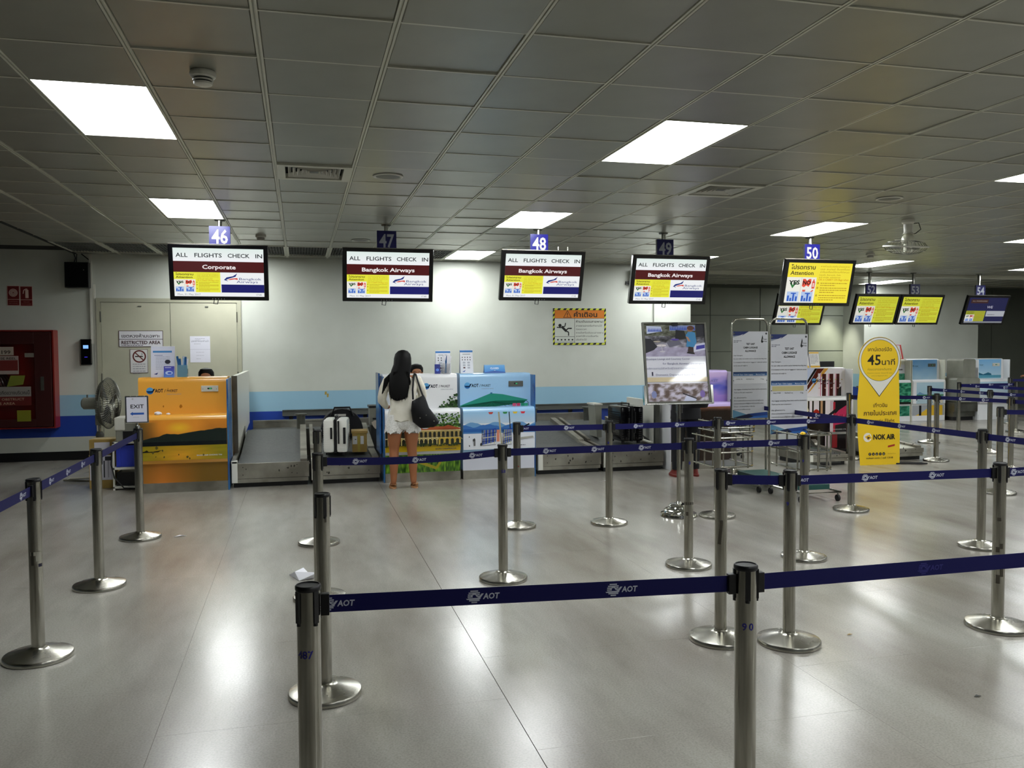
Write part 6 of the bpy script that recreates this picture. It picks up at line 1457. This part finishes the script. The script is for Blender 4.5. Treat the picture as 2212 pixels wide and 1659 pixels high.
hand_pts(S, E_, 'wl', S['wl'][:3], (.3, .8, .05), (0, 0, -1)); hand_pts(S, E_, 'wr', S['wr'][:3], (-.2, .9, .1), (0, 0, -1))
skinned('body', S, E_, 'pel', M['skin2'], t)
head_parts(t, (.012, .02, 1.485), (.55, .8, 0), M['skin2'], .95)
# blouse: torso and sleeves
MB().loft([(0, .005, .79, .19, .125), (0, .005, .83, .18, .125), (0, 0, .92, .15, .11), (0, 0, 1.0, .145, .105), (0, 0, 1.1, .16, .11), (0, 0, 1.2, .18, .11), (0, 0, 1.27, .17, .09), (0, .005, 1.305, .1, .07), (0, .01, 1.33, .06, .055)], 28,
          lambda i, k: (.012*math.sin(k*2.1) if i < 2 else 0)).build('blouse', M['whitecloth'], t, smooth=True)
for s_ in (-1, 1):
    e, w_ = (Vector(S['el'][:3]), Vector(S['wl'][:3])) if s_ < 0 else (Vector(S['er'][:3]), Vector(S['wr'][:3]))
    MB().tube([(s_*.11, 0, 1.265), (s_*.17, 0, 1.255), (s_*.215, .0, 1.16), tuple(e+Vector((0, 0, .03))), tuple(e+Vector((0, .02, -.01))), tuple(e.lerp(w_, .55)), tuple(e.lerp(w_, .85))], [.055, .06, .055, .052, .05, .042, .036], 16).build('sleeve', M['whitecloth'], t, smooth=True)
def jt(i, k): return (.014*math.sin(k*5.3)+.01*math.sin(k*2.7)) if i == 0 else 0
for s_ in (-1, 1):
    MB().loft([(s_*.108, .01, .655, .108, .115), (s_*.104, .01, .7, .104, .112), (s_*.095, .008, .78, .097, .108), (s_*.085, .008, .86, .09, .1)], 40, jt).build('shorts_leg', M['lace'], t, smooth=True)
MB().loft([(0, .008, .68, .07, .07), (0, .008, .7, .13, .1), (0, .008, .75, .19, .12), (0, .008, .85, .178, .112), (0, .005, .93, .155, .1)], 30).build('shorts', M['lace'], t, smooth=True)
# hair
hr_ = MB().loft([(-.055, -.1, 1.045, .092, .018), (-.055, -.1, 1.1, .108, .03), (-.05, -.095, 1.2, .12, .04), (-.04, -.075, 1.3, .118, .05), (-.02, -.045, 1.38, .11, .07), (0, -.02, 1.44, .104, .09), (.005, -.0, 1.51, .1, .1), (.008, .008, 1.56, .088, .092), (.01, .01, 1.595, .055, .06), (.01, .01, 1.607, .015, .018)], 28,
               lambda i, k: (.022*math.sin(k*3.7)*(1 if i == 0 else .0)))
hr_.build('hair', M['hair'], t, smooth=True)
hs = MB()
q = random.Random(8)
for k in range(46):
    a = q.uniform(-1, 1); x0 = -.03+a*.105; l_ = q.uniform(1.0, 1.12)+abs(a)*.05; yy_ = -.122+.03*abs(a)
    hs.tube([(x0*.8, -.105, 1.36), (x0+q.uniform(-.01, .01), yy_, 1.24), (x0*1.1-.012+q.uniform(-.014, .014), yy_-.002, l_)], [.01, .009, .002], 5)
for k in range(5): hs.tube([(-.11, -.04, 1.36), (-.16-.012*k, -.055, 1.27), (-.19-.012*k, -.05, 1.19-.02*k), (-.2-.01*k, -.04, 1.14-.01*k)], [.012, .01, .007, .002], 5)
hs.build('hair_strands', M['hair'], t, smooth=True)
# sandals
for s_, (fx, fy) in ((-1, (-.12, .05)), (1, (.13, .035))):
    so_ = MB().loft([(fx, fy, 0, .042, .125), (fx, fy, .014, .042, .125)], 24).build('sandal', M['tan'], t)
    MB().tube([(fx-.036, fy+.02, .02), (fx-.02, fy+.05, .062), (fx+.01, fy+.055, .066), (fx+.036, fy+.02, .02)], .006, 6).tube([(fx-.03, fy-.09, .045), (fx, fy-.118, .055), (fx+.03, fy-.09, .045), (fx+.034, fy-.02, .06)], .005, 6).build('sandal_strap', M['tan'], so_)
# bag carried by the woman (rests on her shoulder)
t = thing('handbag', 'large black slouchy handbag hanging at the right side of the standing woman', 'bag', (1.15, 9.82, 0))
b = MB()
def bring(z, cx_, w_, d_, lean): return [(cx_+w_*math.cos(a*math.tau/24), -.155+d_*math.sin(a*math.tau/24), z+lean*math.cos(a*math.tau/24)) for a in range(24)]
RG = [bring(.715, .3, .04, .02, .0), bring(.725, .285, .1, .05, .02), bring(.78, .25, .155, .07, -.0), bring(.88, .215, .14, .07, -.03), bring(.97, .185, .1, .055, -.03), bring(1.03, .17, .08, .04, .01), bring(1.06, .17, .055, .025, .03)]
V = [p for r_ in RG for p in r_]; F = [(i*24+k, i*24+(k+1) % 24, (i+1)*24+(k+1) % 24, (i+1)*24+k) for i in range(len(RG)-1) for k in range(24)]
F += [tuple(reversed(range(24))), tuple(range(24*(len(RG)-1), 24*len(RG)))]
b.add(V, F).build('body', M['blackleather'], t, smooth=True)
MB().tube([(.1, -.165, 1.04), (.1, -.135, 1.15), (.115, -.11, 1.26), (.13, -.06, 1.315), (.14, .0, 1.325)], .011, 8).build('strap', M['blackleather'], t, smooth=True)
MB().tube([(.22, -.17, 1.06), (.19, -.14, 1.15), (.16, -.11, 1.26), (.15, -.06, 1.32), (.14, .0, 1.33)], .011, 8).build('strap', M['blackleather'], t, smooth=True)
for x, z in ((.105, 1.03), (.225, 1.045), (.25, .98), (.24, .86), (.33, .79), (.17, .83)): MB().lathe([(.007, 0), (.007, .006)], n=10).build('stud', M['chrome'], t).matrix_local = Matrix.Translation((x, -.222, z)) @ Matrix.Rotation(math.pi/2, 4, 'X')
# ---- seated staff and others
def seated(label, x, y, top=1.36, face=(0, -1, 0), cloth='blackcloth', hairup=True):
    """seated person facing `face`, crown of the head at `top`"""
    t = thing('person', label, 'person', (x, y, 0)); s = top-1.3; f = Vector(face)
    S = {'pel': (0, 0, .56+s, (.14, .1)), 'wst': (0, -.0, .7+s, (.11, .08)), 'che': (0, 0, .86+s, (.14, .09)), 'sho': (0, 0, .98+s, (.1, .07)), 'nk': (0, -.01, 1.05+s, .046), 'nk2': (0, -.015, 1.09+s, .046),
         'hd': (0, -.025, 1.15+s, (.072, .08)), 'hd2': (0, -.02, 1.22+s, (.078, .09)), 'hd3': (0, -.01, 1.265+s, (.05, .06)),
         'sl': (-.18, 0, .98+s, .045), 'el': (-.22, -.04, .74+s, .036), 'wl': (-.12, -.26, .72+s, .025), 'sr': (.18, 0, .98+s, .045), 'er': (.22, -.04, .74+s, .036), 'wr': (.12, -.26, .72+s, .025),
         'hl': (-.1, -.02, .54+s, .085), 'kl': (-.1, -.36, .52+s, .06), 'al': (-.1, -.34, .1, .035), 'fl': (-.1, -.42, .04, .03), 'hr': (.1, -.02, .54+s, .085), 'kr': (.1, -.36, .52+s, .06), 'ar': (.1, -.34, .1, .035), 'fr': (.1, -.42, .04, .03)}
    E_ = [('pel', 'wst'), ('wst', 'che'), ('che', 'sho'), ('sho', 'nk'), ('nk', 'nk2'), ('nk2', 'hd'), ('hd', 'hd2'), ('hd2', 'hd3'), ('sho', 'sl'), ('sl', 'el'), ('el', 'wl'), ('sho', 'sr'), ('sr', 'er'), ('er', 'wr'), ('pel', 'hl'), ('hl', 'kl'), ('kl', 'al'), ('al', 'fl'), ('pel', 'hr'), ('hr', 'kr'), ('kr', 'ar'), ('ar', 'fr')]
    hand_pts(S, E_, 'wl', S['wl'][:3], (.1, -1, 0), (0, 0, -1)); hand_pts(S, E_, 'wr', S['wr'][:3], (-.1, -1, 0), (0, 0, -1))
    skinned('body', S, E_, 'pel', M['skin'], t); head_parts(t, (0, -.02, 1.165+s), (0, -1, 0), M['skin'])
    MB().loft([(0, 0, .5+s, .17, .12), (0, 0, .7+s, .15, .11), (0, 0, .9+s, .18, .12), (0, 0, 1.0+s, .17, .09), (0, 0, 1.035+s, .09, .065)], 24).build('jacket', M[cloth], t, smooth=True)
    for q in (-1, 1):
        MB().tube([(q*.12, 0, .98+s), (q*.19, 0, .97+s), (q*.225, -.04, .75+s), (q*.15, -.2, .725+s)], [.055, .06, .05, .038], 14).build('sleeve', M[cloth], t, smooth=True)
        MB().tube([(q*.08, .02, .55+s), (q*.1, -.38, .53+s), (q*.1, -.35, .12)], [.1, .075, .05], 14).build('trouser_leg', M['blackcloth'], t, smooth=True)
    MB().loft([(0, .045, 1.08+s, .075, .04), (0, .035, 1.14+s, .09, .07), (0, .02, 1.2+s, .097, .095), (0, .008, 1.25+s, .094, .1), (0, 0, 1.29+s, .07, .078), (0, 0, 1.305+s, .02, .025)], 24).build('hair', M['hair'], t, smooth=True)
    st = thing('stool', 'swivel stool behind the '+('orange sunset counter' if x < 0 else 'white mansion picture counter'), 'stool', (x, y, 0))
    MB().lathe([(.18, .36+s), (.19, .38+s), (.19, .43+s), (.17, .45+s)], n=24).build('seat', M['black'], st, smooth=True); MB().lathe([(.2, 0), (.2, .02), (.03, .04), (.025, .36+s)], n=24).build('column', M['steel_dark'], st, smooth=True)
    return t
seated('seated person with black hair, crown just visible above the orange counter', -1.17, 11.45, 1.385)
seated('seated person with centre-parted black hair visible above the mansion counter', 1.53, 11.45, 1.41)
def stander(label, x, y, top, face, shoes, bag=False):
    t = thing('person', label, 'person', (x, y, 0)); k = top/1.65
    S = {'pel': (0, 0, .86*k, (.14, .1)), 'wst': (0, 0, 1.0*k, (.125, .09)), 'che': (0, 0, 1.18*k, (.15, .1)), 'sho': (0, 0, 1.32*k, (.11, .08)), 'nk': (0, .01, 1.39*k, .05), 'nk2': (0, .015, 1.43*k, .05), 'hd': (0, .03, 1.49*k, (.075, .085)), 'hd2': (0, .03, 1.56*k, (.08, .093)), 'hd3': (0, .02, 1.61*k, (.05, .06)),
         'sl': (-.19, 0, 1.32*k, .05), 'el': (-.27, .02, 1.06*k, .04), 'wl': (-.2, .2, .98*k, .027), 'sr': (.19, 0, 1.32*k, .05), 'er': (.27, .02, 1.06*k, .04), 'wr': (.2, .2, .98*k, .027),
         'hl': (-.1, 0, .8*k, .09), 'kl': (-.11, .0, .46*k, .06), 'al': (-.115, 0, .09, .036), 'fl': (-.12, .09, .035, .03), 'tl': (-.12, .15, .025, .02), 'hr': (.1, 0, .8*k, .09), 'kr': (.11, 0, .46*k, .06), 'ar': (.12, 0, .09, .036), 'fr': (.13, .09, .035, .03), 'tr': (.13, .15, .025, .02)}
    E_ = [('pel', 'wst'), ('wst', 'che'), ('che', 'sho'), ('sho', 'nk'), ('nk', 'nk2'), ('nk2', 'hd'), ('hd', 'hd2'), ('hd2', 'hd3'), ('sho', 'sl'), ('sl', 'el'), ('el', 'wl'), ('sho', 'sr'), ('sr', 'er'), ('er', 'wr'), ('pel', 'hl'), ('hl', 'kl'), ('kl', 'al'), ('al', 'fl'), ('fl', 'tl'), ('pel', 'hr'), ('hr', 'kr'), ('kr', 'ar'), ('ar', 'fr'), ('fr', 'tr')]
    hand_pts(S, E_, 'wl', S['wl'][:3], (.2, .9, 0), (0, 0, -1)); hand_pts(S, E_, 'wr', S['wr'][:3], (-.2, .9, 0), (0, 0, -1))
    skinned('body', S, E_, 'pel', M['skin'], t); head_parts(t, (0, .03, 1.53*k), (0, 1, 0), M['skin'])
    MB().loft([(0, 0, .74*k, .2, .14), (0, 0, .9*k, .185, .13), (0, 0, 1.05*k, .17, .12), (0, 0, 1.2*k, .2, .13), (0, 0, 1.33*k, .19, .1), (0, .005, 1.38*k, .09, .07)], 24).build('jacket', M['blackcloth'], t, smooth=True)
    for q in (-1, 1):
        MB().tube([(q*.13, 0, 1.32*k), (q*.2, 0, 1.31*k), (q*.275, .02, 1.07*k), (q*.22, .17, .99*k)], [.06, .065, .055, .04], 14).build('sleeve', M['blackcloth'], t, smooth=True)
        MB().tube([(q*.09, 0, .84*k), (q*.11, 0, .46*k), (q*.118, 0, .09)], [.105, .08, .06], 16).build('trouser_leg', M['blackcloth'], t, smooth=True)
        MB().loft([(q*.125, .05, 0, .05, .14), (q*.125, .05, .025, .05, .14), (q*.125, .05, .03, .046, .13), (q*.123, .02, .075, .042, .08), (q*.12, -.01, .1, .038, .05)], 20).build('shoe', M[shoes], t, smooth=True)
    MB().loft([(0, -.05, 1.38*k, .07, .04), (0, -.04, 1.46*k, .09, .07), (0, -.005, 1.54*k, .097, .098), (0, .01, 1.6*k, .085, .09), (0, .015, 1.64*k, .04, .05), (0, .015, 1.65*k, .01, .01)], 24).build('hair', M['hair'], t, smooth=True)
    return t
stander('person in black clothes and red shoes standing behind the lounge poster', 4.68, 9.72, 1.62, 0, 'redshoe')
t = thing('backpack', 'black backpack on the back of the person behind the lounge poster', 'bag', (4.68, 9.46, .88))
MB().loft([(0, 0, .0, .16, .07), (0, 0, .05, .18, .09), (0, 0, .3, .18, .09), (0, 0, .42, .13, .07), (0, 0, .45, .05, .03)], 20).build('body', M['blackcloth'], t, smooth=True)
MB().loft([(0, -.08, .05, .12, .04), (0, -.09, .2, .12, .04), (0, -.08, .24, .09, .02)], 16).build('pocket', M['blackcloth'], t, smooth=True)
for q in (-.1, .1): MB().tube([(q, .08, .38), (q, .1, .48), (q, .16, .5)], .012, 6).build('strap', M['blackcloth'], t)
stander('person in dark clothes at the far right picture edge behind the belts', 15.35, 14.75, 1.62, 0, 'black')
for o in list(bpy.data.objects):
    if o.name.startswith(('backing', 'test')) and o.parent is None and 'label' not in o.keys(): print('top-level unlabelled', o.name)
